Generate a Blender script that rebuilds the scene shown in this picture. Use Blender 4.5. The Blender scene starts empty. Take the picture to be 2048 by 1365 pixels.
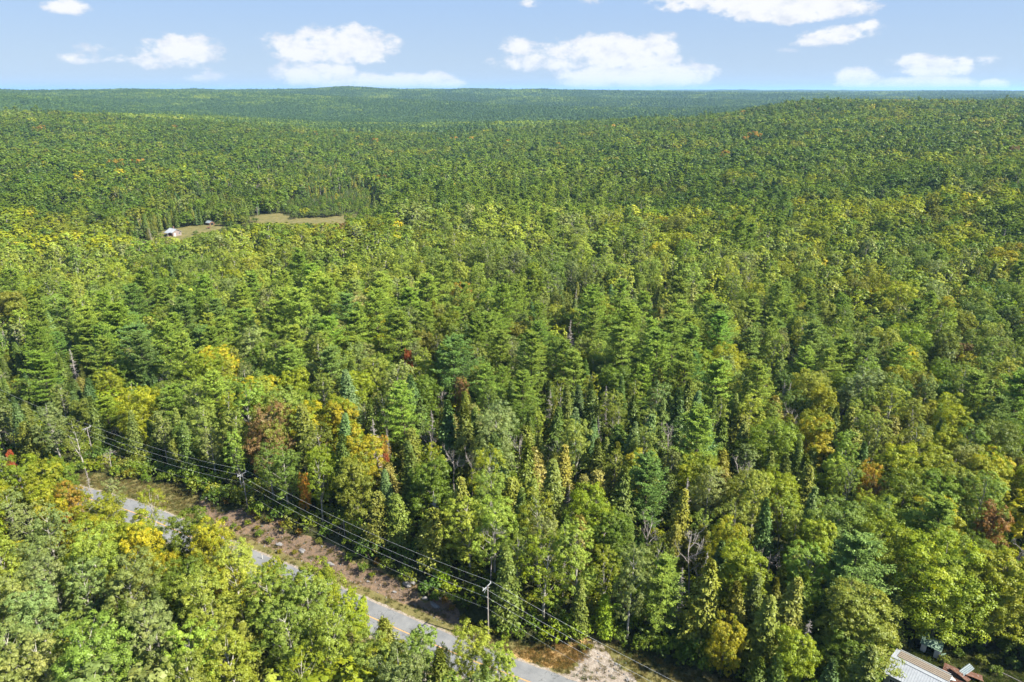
import bpy, math, random
import numpy as np
from mathutils import Vector, Matrix, Euler
rad = math.radians
SC = bpy.context.scene
COL = SC.collection

# ------------------------------------------------------------------ camera
H = 85.0                                   # metres above the road
PITCH = math.atan(502.5 / 1365.0)          # true horizon sits at row 180 of the photograph
cd = bpy.data.cameras.new('camera'); cam = bpy.data.objects.new('camera', cd); COL.objects.link(cam)
cam.location = (0, 0, H); cam.rotation_euler = (math.pi / 2 - PITCH, 0, 0)
cd.sensor_width = 36.0; cd.lens = 24.0; cd.clip_start = 1.0; cd.clip_end = 60000.0
SC.camera = cam

# ------------------------------------------------------------------ light and exposure
SUN_AZ = rad(90 + 22)      # clockwise from +Y: from the right, slightly behind the camera
SUN_EL = rad(44)
sl = bpy.data.lights.new('sun', 'SUN'); sl.energy = 5.0; sl.angle = rad(0.55); sl.color = (1.0, 0.95, 0.80)
sun = bpy.data.objects.new('sun', sl); COL.objects.link(sun)
sdir = Vector((math.sin(SUN_AZ) * math.cos(SUN_EL), math.cos(SUN_AZ) * math.cos(SUN_EL), math.sin(SUN_EL)))
sun.rotation_euler = sdir.to_track_quat('Z', 'Y').to_euler()
SC.view_settings.view_transform = 'Standard'; SC.view_settings.look = 'None'
SC.view_settings.exposure = 1.58; SC.view_settings.gamma = 1.0
SKY = 0.09
SC.render.engine = 'CYCLES'
cy = SC.cycles
cy.max_bounces = 5; cy.diffuse_bounces = 3; cy.glossy_bounces = 2; cy.transmission_bounces = 3
cy.volume_bounces = 0; cy.transparent_max_bounces = 4; cy.caustics_reflective = False; cy.caustics_refractive = False
cy.use_denoising = True
try: cy.denoiser = 'OPENIMAGEDENOISE'; cy.denoising_input_passes = 'RGB_ALBEDO_NORMAL'; cy.denoising_prefilter = 'ACCURATE'
except Exception: pass

# ------------------------------------------------------------------ world: sky and clouds by direction
class NT:
    def __init__(s, tree): s.t = tree; s.n = tree.nodes; s.l = tree.links
    def new(s, k, **kw):
        n = s.n.new(k)
        for a, b in kw.items(): setattr(n, a, b)
        return n
    def put(s, sock, v):
        if hasattr(v, 'links'): s.l.new(v, sock)
        elif v is not None: sock.default_value = v
    def m(s, op, a, b=None, c=None, clamp=False):
        n = s.new('ShaderNodeMath', operation=op, use_clamp=clamp)
        s.put(n.inputs[0], a); s.put(n.inputs[1], b)
        if c is not None: s.put(n.inputs[2], c)
        return n.outputs[0]
    def mix(s, f, a, b, kind='RGBA', blend='MIX'):
        n = s.new('ShaderNodeMix', data_type=kind)
        if kind == 'RGBA': n.blend_type = blend
        i = {'RGBA': (0, 6, 7, 2), 'FLOAT': (0, 2, 3, 0)}[kind]
        s.put(n.inputs[i[0]], f); s.put(n.inputs[i[1]], a); s.put(n.inputs[i[2]], b)
        return n.outputs[i[3]]
    def noise(s, vec, scale, detail=3, rough=0.5, dim='3D'):
        n = s.new('ShaderNodeTexNoise', noise_dimensions=dim)
        if vec is not None: s.l.new(vec, n.inputs['Vector'])
        n.inputs['Scale'].default_value = scale; n.inputs['Detail'].default_value = detail
        n.inputs['Roughness'].default_value = rough
        return n
    def ramp(s, f, pts, interp='LINEAR'):
        n = s.new('ShaderNodeValToRGB'); s.l.new(f, n.inputs[0]); cr = n.color_ramp; cr.interpolation = interp
        while len(cr.elements) < len(pts): cr.elements.new(0.5)
        for e, (p, c) in zip(cr.elements, pts): e.position = p; e.color = (*c, 1) if len(c) == 3 else c
        return n.outputs[0]
    def maprange(s, v, a, b, c=0.0, d=1.0, kind='SMOOTHSTEP'):
        n = s.new('ShaderNodeMapRange', interpolation_type=kind)
        s.l.new(v, n.inputs[0])
        for i, q in enumerate((a, b, c, d)): n.inputs[i + 1].default_value = q
        return n.outputs[0]

F = 1365.0
def pixdir(px, py):
    a = (px - 1024) / F; b = (682.5 - py) / F
    cp, sp = math.cos(PITCH), math.sin(PITCH)
    return Vector((a, cp + b * sp, -sp + b * cp))
def azel(px, py):
    d = pixdir(px, py).normalized()
    return math.atan2(d.x, d.y), math.asin(d.z)

world = bpy.data.worlds.new('World'); SC.world = world; world.use_nodes = True
w = NT(world.node_tree); w.n.clear()
sky = w.new('ShaderNodeTexSky', sky_type='NISHITA'); sky.sun_disc = False
sky.sun_elevation = SUN_EL; sky.sun_rotation = SUN_AZ; sky.altitude = 200; sky.air_density = 1.0; sky.dust_density = 0.1; sky.ozone_density = 4.0
tc = w.new('ShaderNodeTexCoord'); sep = w.new('ShaderNodeSeparateXYZ'); w.l.new(tc.outputs['Generated'], sep.inputs[0])
az = w.m('ARCTAN2', sep.outputs[0], sep.outputs[1]); el = w.m('ARCSINE', sep.outputs[2])
comb = w.new('ShaderNodeCombineXYZ'); w.l.new(az, comb.inputs[0]); w.l.new(w.m('MULTIPLY', el, 1.7), comb.inputs[1])
n1 = w.noise(comb.outputs[0], 16, 7, 0.62); n2 = w.noise(comb.outputs[0], 55, 5, 0.6)
wob = w.m('ADD', w.m('MULTIPLY', w.m('SUBTRACT', n1.outputs[0], 0.5), 3.4), w.m('MULTIPLY', w.m('SUBTRACT', n2.outputs[0], 0.5), 2.0))
# clouds: photograph row/column of the middle, half width, half height, thickness
CL = [(665, 92, 118, 34, 1.0), (735, 105, 58, 24, .9), (610, 102, 70, 24, .9), (700, 70, 60, 24, .8),
      (640, 150, 92, 24, .8), (740, 165, 135, 22, .85), (875, 166, 48, 22, .85), (590, 140, 40, 18, .5),
      (370, 100, 78, 30, .75), (330, 125, 90, 16, .62), (280, 118, 70, 14, .5), (205, 98, 50, 10, .28), (150, 120, 50, 10, .3), (390, 155, 55, 10, .3), (500, 174, 60, 7, .3),
      (135, 13, 44, 17, .85),
      (1240, 105, 95, 36, 1.0), (1300, 92, 60, 28, .9), (1140, 100, 60, 26, .85), (1070, 125, 90, 20, .6), (1040, 95, 42, 20, .7), (1180, 90, 60, 22, .8),
      (1270, 152, 165, 28, 1.0), (1350, 152, 90, 26, .95), (1180, 158, 75, 24, .9), (1240, 128, 140, 24, .8),
      (1560, 16, 170, 32, 1.0), (1420, 6, 120, 20, .8), (1650, 12, 80, 24, .9), (1330, 0, 40, 8, .4),
      (1680, 70, 82, 20, .85), (1735, 56, 44, 14, .7), (1630, 84, 50, 13, .7), (1575, 102, 26, 5, .3),
      (1870, 133, 92, 20, .95), (1820, 125, 48, 18, .8), (1975, 124, 32, 12, .55),
      (1710, 160, 50, 24, .9), (1840, 170, 140, 17, .85), (1985, 171, 34, 15, .9), (1060, 6, 22, 8, .3), (1185, 2, 22, 6, .3)]
dens = None
for (cx, cyy, rx, ry, th) in CL:
    a0, e0 = azel(cx, cyy); a1, _ = azel(cx + rx, cyy); _, e1 = azel(cx, cyy - ry)
    du = w.m('DIVIDE', w.m('SUBTRACT', az, a0), max(abs(a1 - a0), 1e-3)); dv = w.m('DIVIDE', w.m('SUBTRACT', el, e0), max(abs(e1 - e0), 1e-3))
    r2 = w.m('ADD', w.m('MULTIPLY', du, du), w.m('MULTIPLY', dv, dv))
    k = w.m('MULTIPLY', w.m('SUBTRACT', 1.35, r2), th)
    dens = k if dens is None else w.m('SMOOTH_MAX', dens, k, 0.25)
dens = w.m('MAXIMUM', dens, -1.2)
# scattered clouds elsewhere round the sky (seen only from other directions, and lighting the scene)
n3 = w.noise(comb.outputs[0], 3.2, 6, 0.55)
away = w.m('MULTIPLY', w.maprange(n3.outputs[0], 0.55, 0.7, -1.2, 1.0), 1.0)
front = w.maprange(w.m('ABSOLUTE', az), 0.72, 0.9); high = w.maprange(el, 0.16, 0.3)
other = w.m('SUBTRACT', away, w.m('MULTIPLY', w.m('SUBTRACT', 1.0, w.m('MAXIMUM', front, high)), 3.0))
cover = w.maprange(w.m('ADD', w.m('MAXIMUM', dens, other), wob), 0.05, 0.9)
cover = w.m('MULTIPLY', cover, w.maprange(w.m('MAXIMUM', dens, other), -0.9, 0.1))
soft = w.maprange(w.m('ADD', w.noise(comb.outputs[0], 30, 7, 0.65).outputs[0], w.m('MULTIPLY', w.m('MINIMUM', dens, 1.0), 0.12)), 0.36, 0.66)
ccol = w.mix(soft, (2.75, 2.95, 3.35, 1), (3.75, 3.75, 3.78, 1))
skyc = sky.outputs[0]
skyc = w.mix(w.maprange(el, 0.1, 0.9, 0.92, 0.35, 'LINEAR'), skyc, w.mix(w.maprange(el, 0.0, 0.2), (1.70, 2.16, 2.86, 1), (1.27, 1.98, 3.25, 1)))
CLOUD_MIX = w.mix(w.m('MULTIPLY', cover, 0.97), skyc, ccol)
bg = w.new('ShaderNodeBackground'); w.l.new(CLOUD_MIX, bg.inputs[0]); bg.inputs[1].default_value = SKY
wo = w.new('ShaderNodeOutputWorld'); w.l.new(bg.outputs[0], wo.inputs[0])

# ------------------------------------------------------------------ projection helpers
CP, SP = math.cos(PITCH), math.sin(PITCH)
def project(x, y, z):
    dz = z - H; f = y * CP - dz * SP; u = y * SP + dz * CP
    f = np.maximum(f, 1e-3)
    return 1024 + F * x / f, 682.5 - F * u / f
def on_plane(px, py, z=0.0):
    d = pixdir(px, py); t = (z - H) / d.z
    return (d.x * t, d.y * t)

# ------------------------------------------------------------------ terrain
def vnoise(x, y, s, seed):
    x = np.asarray(x, float) / s; y = np.asarray(y, float) / s
    xi = np.floor(x); yi = np.floor(y); fx = x - xi; fy = y - yi
    fx = fx * fx * (3 - 2 * fx); fy = fy * fy * (3 - 2 * fy)
    def h(i, j):
        v = np.sin(i * 127.1 + j * 311.7 + seed * 74.7) * 43758.5453
        return v - np.floor(v)
    return ((h(xi, yi) * (1 - fx) + h(xi + 1, yi) * fx) * (1 - fy) + (h(xi, yi + 1) * (1 - fx) + h(xi + 1, yi + 1) * fx) * fy) * 2 - 1
def sstep(a, b, v):
    t = np.clip((np.asarray(v, float) - a) / (b - a), 0, 1); return t * t * (3 - 2 * t)

TC = [-300, 0, 340, 560, 700, 850, 1024, 1360, 1700, 2048, 2400]
TD = [250, 450, 700, 1000, 1400, 2000, 3000, 4500, 7500, 13000, 22000]
TZ = np.array([
    [0, 0, 0, 0, 0, 0, 0, 0, 2, 3, 4],
    [2, 0, 0, 0, 0, 0, 0, 3, 9, 12, 12],
    [8, 6, 2, 0, 0, 0, 0, 8, 18, 24, 24],
    [20, 16, 7, 2, -4, -6, 2, 18, 34, 38, 36],
    [42, 42, 28, 14, 5, 0, 4, 26, 57, 58, 55],
    [12, 10, 4, -4, -10, -14, -16, -8, 22, 42, 42],
    [66, 61, 47, 36, 28, 21, 14, 6, 8, 16, 16],
    [54, 52, 52, 64, 82, 60, 47, 34, 34, 34, 34],
    [44, 44, 44, 46, 50, 62, 42, 36, 34, 34, 34],
    [48, 48, 48, 48, 50, 48, 46, 50, 52, 46, 46],
    [20, 20, 20, 20, 20, 20, 20, 20, 20, 20, 20]], float)
LD = np.log(TD)
AZC = np.arctan((np.array(TC) - 1024) / (F / CP))

EDGE_PX = [(-420, 905), (-200, 920), (0, 940), (90, 955), (167, 975), (270, 1002), (342, 1030), (492, 1095), (615, 1146), (670, 1171), (910, 1274), (1037, 1321), (1148, 1362), (1330, 1430), (1560, 1510)]
edge = np.array([on_plane(*p) for p in EDGE_PX])
# smooth resample (Catmull-Rom)
def catmull(P, n=10):
    P = np.vstack([2 * P[0] - P[1], P, 2 * P[-1] - P[-2]]); out = []
    for i in range(1, len(P) - 2):
        for k in range(n):
            t = k / n; a, b, c, d = P[i - 1], P[i], P[i + 1], P[i + 2]
            out.append(0.5 * ((2 * b) + (-a + c) * t + (2 * a - 5 * b + 4 * c - d) * t * t + (-a + 3 * b - 3 * c + d) * t ** 3))
    out.append(P[-2]); return np.array(out)
edge = catmull(edge, 8)
for _ in range(14): edge[1:-1] = 0.25 * edge[:-2] + 0.5 * edge[1:-1] + 0.25 * edge[2:]
HW = 3.15
tg = np.gradient(edge, axis=0); tg /= np.linalg.norm(tg, axis=1)[:, None]
nrm_ = np.stack([-tg[:, 1], tg[:, 0]], 1)                 # points to the far side
ROAD = edge - nrm_ * HW
def road_sd(x, y):
    x = np.atleast_1d(np.asarray(x, float)).ravel(); y = np.atleast_1d(np.asarray(y, float)).ravel()
    best = np.full(x.shape, 1e9); sgn = np.ones(x.shape)
    for i in range(len(ROAD) - 1):
        a = ROAD[i]; b = ROAD[i + 1]; d = b - a; L2 = d @ d
        t = np.clip(((x - a[0]) * d[0] + (y - a[1]) * d[1]) / L2, 0, 1)
        qx = x - a[0] - t * d[0]; qy = y - a[1] - t * d[1]; r = np.hypot(qx, qy)
        s = np.sign(d[0] * (y - a[1]) - d[1] * (x - a[0])); m = r < best
        best = np.where(m, r, best); sgn = np.where(m, s, sgn)
    return best * sgn

def T(x, y):
    shp = np.shape(x); x = np.atleast_1d(np.asarray(x, float)).ravel(); y = np.atleast_1d(np.asarray(y, float)).ravel()
    D = np.hypot(x, y); a = np.arctan2(x, np.maximum(y, 1e-6)); a = np.where(y <= 0, np.sign(x) * math.pi / 2, a)
    ld = np.clip(np.log(np.maximum(D, 1)), LD[0], LD[-1])
    ci = np.interp(a, AZC, np.arange(len(AZC))); ri = np.interp(ld, LD, np.arange(len(LD)))
    def cub(i, n):
        b = np.clip(np.floor(i).astype(int), 0, n - 2); f = i - b; return b, f * f * (3 - 2 * f) * 0.6 + f * 0.4
    c0, fc = cub(ci, len(AZC)); r0, fr = cub(ri, len(LD))
    z = (TZ[r0, c0] * (1 - fc) + TZ[r0, c0 + 1] * fc) * (1 - fr) + (TZ[r0 + 1, c0] * (1 - fc) + TZ[r0 + 1, c0 + 1] * fc) * fr
    fade = sstep(220, 500, D)
    z = z * fade * (1 - 0.8 * sstep(50, 120, np.abs(np.degrees(np.arctan2(x, y)))))
    z = z + vnoise(x, y, 90, 1) * 1.2 * sstep(150, 300, D) + vnoise(x, y, 160, 8) * 3.5 * sstep(500, 900, D) + vnoise(x, y, 380, 2) * 8 * sstep(600, 1500, D) + vnoise(x, y, 1100, 3) * 12 * sstep(1500, 4000, D)
    z = z + np.sin(y / 175 + x / 420 + 1.5 * vnoise(x, y, 900, 9)) * 15 * sstep(1700, 2600, D) * (1 - .4 * sstep(6000, 9000, D)) - 3 * sstep(1700, 2600, D)
    near = D < 420
    if near.any():
        sd = np.full(x.shape, 60.0); sd[near] = road_sd(x[near], y[near])
        bumps = vnoise(x, y, 6, 5) * 0.22 + vnoise(x, y, 2.3, 6) * 0.10 + vnoise(x, y, 25, 7) * 0.8
        ad = np.abs(sd)
        amt = sstep(4.5, 11, ad)
        cut = sstep(-78, -60, x) * (1 - sstep(2, 12, x))         # rock cut beside the middle of the road
        bank = sstep(6.0, 17, sd) * (0.9 + 2.6 * cut)
        ditch = -0.45 * sstep(4.2, 6, ad) * (1 - sstep(6.5, 9, ad))
        fall = -1.6 * sstep(5, 18, -sd)
        loc = -0.10 + amt * bumps + bank + ditch + fall
        z = np.where(near, z + loc * (1 - sstep(330, 420, D)), z)
    return z.reshape(shp) if shp else float(z[0])

def unproject(px, py, h=0.0):
    """first point along the sight line that lies h above the terrain"""
    d = pixdir(px, py); ys = np.concatenate([np.arange(30, 700, 0.7), np.geomspace(700, 18000, 1500)])
    k = ys / d.y; x = d.x * k; z = H + d.z * k
    below = z < T(x, ys) + h; i = int(np.argmax(below))
    return (float(x[i]), float(ys[i])) if below[i] else None

# ------------------------------------------------------------------ object helpers
def tag(o, label=None, cat=None, group=None, kind=None):
    if label: o['label'] = label
    if cat: o['category'] = cat
    if group: o['group'] = group
    if kind: o['kind'] = kind
    return o
def empty(name, loc, rz=0.0, label=None, cat=None, group=None):
    o = bpy.data.objects.new(name, None); o.empty_display_size = 0.5; COL.objects.link(o)
    o.location = loc; o.rotation_euler = (0, 0, rz); return tag(o, label, cat, group)
class MB:
    """collects quads (numpy) into one mesh"""
    def __init__(s): s.V = []; s.Q = []; s.A = []; s.M = []; s.n = 0
    def add(s, v, q, a=0.5, m=0):
        v = np.asarray(v, float); q = np.asarray(q, int)
        s.V.append(v); s.Q.append(q + s.n); s.n += len(v)
        s.A.append(np.broadcast_to(np.asarray(a, float), (len(v),)).copy()); s.M.append(np.full(len(q), m, int)); return s
    def tube(s, P, R, k=6, a=0.5, m=0, cap=False):
        P = np.asarray(P, float); R = np.broadcast_to(np.asarray(R, float), (len(P),)); vs = []
        for i in range(len(P)):
            d = P[min(i + 1, len(P) - 1)] - P[max(i - 1, 0)]; d = d / (np.linalg.norm(d) + 1e-9)
            u = np.cross(d, [0, 0, 1.0]) if abs(d[2]) < 0.95 else np.cross(d, [1.0, 0, 0]); u /= np.linalg.norm(u); v = np.cross(d, u)
            for j in range(k):
                t = 2 * math.pi * j / k; vs.append(P[i] + R[i] * (u * math.cos(t) + v * math.sin(t)))
        q = [(i * k + j, i * k + (j + 1) % k, (i + 1) * k + (j + 1) % k, (i + 1) * k + j) for i in range(len(P) - 1) for j in range(k)]
        if cap:
            for e in (0, len(P) - 1):
                vs.append(P[e]); c = len(vs) - 1
                for j in range(0, k, 2): q.append((c, e * k + j, e * k + (j + 1) % k, e * k + (j + 2) % k))
        return s.add(vs, q, a, m)
    def box(s, c, d, m=0, rz=0.0, a=0.5, tilt=None):
        c = np.asarray(c, float); d = np.asarray(d, float) / 2
        v = np.array([[x, y, z] for z in (-1, 1) for y in (-1, 1) for x in (-1, 1)], float) * d
        if tilt is not None: v = v @ np.array(Euler(tilt).to_matrix()).T
        if rz: R = np.array([[math.cos(rz), -math.sin(rz), 0], [math.sin(rz), math.cos(rz), 0], [0, 0, 1]]); v = v @ R.T
        return s.add(v + c, [(0, 2, 3, 1), (4, 5, 7, 6), (0, 1, 5, 4), (2, 6, 7, 3), (0, 4, 6, 2), (1, 3, 7, 5)], a, m)
    def quad(s, pts, m=0, a=0.5): return s.add(pts, [(0, 1, 2, 3)], a, m)
    def mesh(s, name, mats, smooth=False):
        V = np.vstack(s.V); Q = np.vstack(s.Q); me = bpy.data.meshes.new(name)
        me.vertices.add(len(V)); me.vertices.foreach_set('co', V.astype(np.float32).ravel())
        me.loops.add(len(Q) * 4); me.loops.foreach_set('vertex_index', Q.astype(np.int32).ravel())
        me.polygons.add(len(Q)); me.polygons.foreach_set('loop_start', np.arange(0, len(Q) * 4, 4, dtype=np.int32))
        me.polygons.foreach_set('material_index', np.concatenate(s.M).astype(np.int32))
        me.polygons.foreach_set('use_smooth', np.full(len(Q), smooth))
        me.update(calc_edges=True)
        at = me.attributes.new('lv', 'FLOAT', 'POINT'); at.data.foreach_set('value', np.concatenate(s.A).astype(np.float32))
        for m_ in (mats if isinstance(mats, (list, tuple)) else [mats]): me.materials.append(m_)
        return me
    def build(s, name, mats, parent=None, smooth=False):
        o = bpy.data.objects.new(name, s.mesh(name, mats, smooth)); COL.objects.link(o); o.parent = parent; return o

# ------------------------------------------------------------------ materials
def mat(name):
    m = bpy.data.materials.new(name); m.use_nodes = True; n = NT(m.node_tree); n.n.clear()
    out = n.new('ShaderNodeOutputMaterial'); return m, n, out
def leaf_mat(name, trans=0.35, patch=False, gloss=0.05, sat=1.0, shift=0.0):
    m, n, out = mat(name)
    lv = n.new('ShaderNodeAttribute', attribute_name='lv')
    if patch:
        geo = n.new('ShaderNodeNewGeometry')
        big = n.noise(geo.outputs['Position'], 0.0022, 3, 0.55).outputs[0]
        med = n.noise(geo.outputs['Position'], 0.011, 2, 0.5).outputs[0]
        tv = n.new('ShaderNodeAttribute', attribute_name='tv')
        k = n.m('ADD', n.m('MULTIPLY', tv.outputs['Fac'], 0.5), n.m('ADD', n.m('MULTIPLY', n.m('SUBTRACT', big, 0.5), 2.2), n.m('MULTIPLY', n.m('SUBTRACT', med, 0.5), 1.6)))
        sz = n.new('ShaderNodeSeparateXYZ'); n.l.new(geo.outputs['Position'], sz.inputs[0]); k = n.m('ADD', k, n.m('MULTIPLY_ADD', sz.outputs[2], 0.0028, -0.03 + shift))
        tint = n.ramp(k, [(0.0, (.060, .110, .028)), (0.3, (.098, .160, .026)), (0.55, (.158, .220, .026)), (0.8, (.225, .280, .028)), (0.97, (.29, .29, .03)), (1.0, (.32, .20, .04))])
    else:
        ta = n.new('ShaderNodeAttribute', attribute_name='tint', attribute_type='INSTANCER'); 
        tb = n.new('ShaderNodeAttribute', attribute_name='tint2', attribute_type='INSTANCER'); oc = n.new('ShaderNodeTexCoord')
        pn = n.noise(oc.outputs['Object'], 0.42, 2, 0.5).outputs[0]; tint = n.mix(n.maprange(pn, 0.50, 0.62), ta.outputs['Color'], tb.outputs['Color'])
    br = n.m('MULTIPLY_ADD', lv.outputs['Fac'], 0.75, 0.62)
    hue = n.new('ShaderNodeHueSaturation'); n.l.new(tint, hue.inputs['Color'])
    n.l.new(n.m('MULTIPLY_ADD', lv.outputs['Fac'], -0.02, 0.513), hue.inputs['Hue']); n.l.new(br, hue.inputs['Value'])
    hue.inputs['Saturation'].default_value = sat
    c = hue.outputs[0]
    d = n.new('ShaderNodeBsdfDiffuse'); n.l.new(c, d.inputs[0])
    t = n.new('ShaderNodeBsdfTranslucent'); tcol = n.mix(1.0, c, (1.2, 1.1, 0.4, 1), blend='MULTIPLY'); n.l.new(tcol, t.inputs[0])
    mx = n.new('ShaderNodeMixShader'); mx.inputs[0].default_value = trans; n.l.new(d.outputs[0], mx.inputs[1]); n.l.new(t.outputs[0], mx.inputs[2])
    g = n.new('ShaderNodeBsdfGlossy'); g.inputs['Roughness'].default_value = 0.5; g.inputs[0].default_value = (.9, .95, .8, 1)
    m2 = n.new('ShaderNodeMixShader'); m2.inputs[0].default_value = gloss; n.l.new(mx.outputs[0], m2.inputs[1]); n.l.new(g.outputs[0], m2.inputs[2])
    n.l.new(m2.outputs[0], out.inputs[0]); return m
def surf(name, c1, c2=None, scale=4.0, rough=0.85, detail=4, bump=0.0, c3=None, metal=0.0, stretch=None, spec=0.3):
    m, n, out = mat(name); b = n.new('ShaderNodeBsdfPrincipled'); tcn = n.new('ShaderNodeTexCoord'); v = tcn.outputs['Object']
    if stretch:
        mp = n.new('ShaderNodeMapping'); n.l.new(v, mp.inputs[0]); mp.inputs['Scale'].default_value = stretch; v = mp.outputs[0]
    ns = n.noise(v, scale, detail, 0.6)
    pts = [(0.3, c1), (0.7, c2 or c1)]
    if c3: pts = [(0.25, c1), (0.55, c2), (0.75, c3)]
    n.l.new(n.ramp(ns.outputs[0], pts), b.inputs['Base Color']); b.inputs['Roughness'].default_value = rough; b.inputs['Metallic'].default_value = metal
    b.inputs['Specular IOR Level'].default_value = spec
    if bump:
        bp = n.new('ShaderNodeBump'); bp.inputs['Strength'].default_value = bump; n.l.new(ns.outputs[0], bp.inputs['Height']); n.l.new(bp.outputs[0], b.inputs['Normal'])
    n.l.new(b.outputs[0], out.inputs[0]); return m
M = {}
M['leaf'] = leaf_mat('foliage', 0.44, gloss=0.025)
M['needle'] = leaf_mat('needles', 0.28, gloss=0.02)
M['patch'] = leaf_mat('distant_foliage', 0.36, patch=True, gloss=0.02)
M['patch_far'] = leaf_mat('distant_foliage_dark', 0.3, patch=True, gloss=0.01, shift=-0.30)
M['bark'] = surf('bark_grey', (.10, .085, .07), (.19, .17, .145), 6, stretch=(1, 1, .25))
M['pale'] = surf('bark_pale', (.16, .145, .12), (.33, .31, .27), 3, c3=(.46, .44, .40), stretch=(1, 1, 1.5))
M['dark'] = surf('bark_dark', (.055, .045, .035), (.12, .095, .075), 6, stretch=(1, 1, .25))
M['dead'] = surf('dead_wood', (.20, .175, .165), (.36, .32, .30), 3)

# ------------------------------------------------------------------ tree shapes
def unit(v): return v / (np.linalg.norm(v, axis=-1, keepdims=True) + 1e-9)
def leafq(mb, c, n, s, rng, asp=0.62, ax=None, lv=0.5, m=0):
    N = len(c); ax = rng.normal(size=(N, 3)) if ax is None else ax; n = unit(n)
    t = unit(ax - (ax * n).sum(1)[:, None] * n); b = np.cross(n, t); s = np.broadcast_to(s, (N,))[:, None]
    j = lambda: rng.uniform(.75, 1.2, (N, 1))
    V = np.stack([c + s * t * j(), c + s * asp * b * j() + s * t * rng.uniform(-.25, .25, (N, 1)), c - s * t * j(), c - s * asp * b * j() + s * t * rng.uniform(-.25, .25, (N, 1))], 1).reshape(-1, 3)
    mb.add(V, np.arange(N * 4).reshape(N, 4), np.repeat(np.broadcast_to(lv, (N,)), 4), m)
def bent(rng, h, r, lean=0.03, n=7):
    t = np.linspace(0, 1, n); a = rng.uniform(0, 6.28); b = rng.uniform(-1, 1, 2) * h * 0.012
    x = math.cos(a) * lean * h * t ** 1.5 + b[0] * np.sin(t * 6); y = math.sin(a) * lean * h * t ** 1.5 + b[1] * np.sin(t * 5 + 1)
    P = np.stack([x, y, t * h], 1); P[0, 2] = -0.6; return P, r * (1 - 0.88 * t) + 0.02
def at_h(P, z): return np.array([np.interp(z, P[:, 2], P[:, 0]), np.interp(z, P[:, 2], P[:, 1]), z])
def hardwood(rng, h, wd, cb, ncl, ntf, nlf, ls, kind='round', open_=0.0, stems=1):
    fine = ls < .2; jn = .36 if fine else .22; jl = .24 if fine else .14
    tr, cr = MB(), MB(); P, R = bent(rng, h * 0.9, 0.011 * h + 0.03, 0.05); tr.tube(P, R, 7)
    if stems > 1:
        for q in range(stems - 1):
            a = rng.uniform(0, 6.28); z0 = h * rng.uniform(.15, .35); b = at_h(P, z0); tip = b + np.array([math.cos(a) * wd * .25, math.sin(a) * wd * .25, h * .5])
            tr.tube([b, (b + tip) / 2 + [0, 0, -.05 * h], tip], [0.007 * h, 0.005 * h, 0.03], 5)
    ch = h * (1 - cb); ph = rng.uniform(0, 6.28); skew = rng.uniform(-.12, .12, 2) * wd; C = []; RC = []
    for i in range(ncl):
        t = (i + rng.uniform(.2, .8)) / ncl; t = t ** 0.85
        if kind == 'round': e = math.sin(math.pi * (0.16 + 0.72 * t)) ** 0.55
        elif kind == 'tall': e = math.sin(math.pi * (0.14 + 0.74 * t)) ** 0.6
        else: e = (0.25 + 0.75 * t ** 0.5) * math.sin(math.pi * min(0.97, (0.35 + 0.60 * t))) ** 0.5
        R_ = wd / 2 * e * (1 + 0.22 * math.sin(3 * (i * 2.4 + ph)) * rng.uniform(.3, 1))
        a = i * 2.399 + ph + rng.uniform(-.5, .5); fr = rng.uniform(.42, .86) if rng.random() > .18 else rng.uniform(0, .35)
        rc = wd * rng.uniform(.115, .20) * (0.75 + 0.35 * e)
        z = h * cb + t * ch - rc * 0.55
        b = at_h(P, min(z, h * .88)); C.append([b[0] + math.cos(a) * R_ * fr + skew[0] * t, b[1] + math.sin(a) * R_ * fr + skew[1] * t, z + rng.uniform(-.3, .3)]); RC.append(rc)
    C = np.array(C); RC = np.array(RC)
    for c, rc in zip(C, RC):
        o = c - at_h(P, min(c[2], h * .88)); hz = np.hypot(o[0], o[1]); z0 = max(h * cb * 0.75, c[2] - hz * 0.9 - .6); b = at_h(P, min(z0, h * .86))
        mid = (b + c) / 2 + [0, 0, -hz * .1]; tr.tube([b, mid, c + [0, 0, rc * .2]], [0.0034 * h, 0.002 * h, 0.012], 3)
    K = ncl * ntf; ci = np.repeat(np.arange(ncl), ntf); out = unit(np.c_[C[ci, :2] - C[:, :2].mean(0), np.zeros(K)])
    d = unit(rng.normal(size=(K, 3)) + 0.65 * out + [0, 0, 0.55]); rr = RC[ci] * rng.uniform(.55, 1.12, K)
    tc_ = C[ci] + d * rr[:, None] * [1, 1, .8]; rt = RC[ci] * rng.uniform(.24, .42, K)
    crv = rng.random(ncl); tv = rng.random(K); N = K * nlf; ti = np.repeat(np.arange(K), nlf)
    dl = unit(rng.normal(size=(N, 3)) + 0.7 * d[ti] + [0, 0, .3]); pos = tc_[ti] + dl * (rt[ti] * rng.uniform(.35, 1.1, N))[:, None] * [1, 1, .75]
    co = unit(C - [C[:, 0].mean(), C[:, 1].mean(), C[:, 2].min()]); nn = (0.75 if fine else .45) * dl + (0.35 if fine else .6) * d[ti] + (0 if fine else .5) * co[ci][ti] + [0, 0, .25] + rng.normal(size=(N, 3)) * jn
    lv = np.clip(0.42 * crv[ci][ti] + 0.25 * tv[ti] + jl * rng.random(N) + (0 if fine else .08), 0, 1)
    keep = rng.random(N) > open_
    leafq(cr, pos[keep], nn[keep], ls * rng.uniform(.7, 1.25, keep.sum()), rng, lv=lv[keep]); return tr, cr
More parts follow.
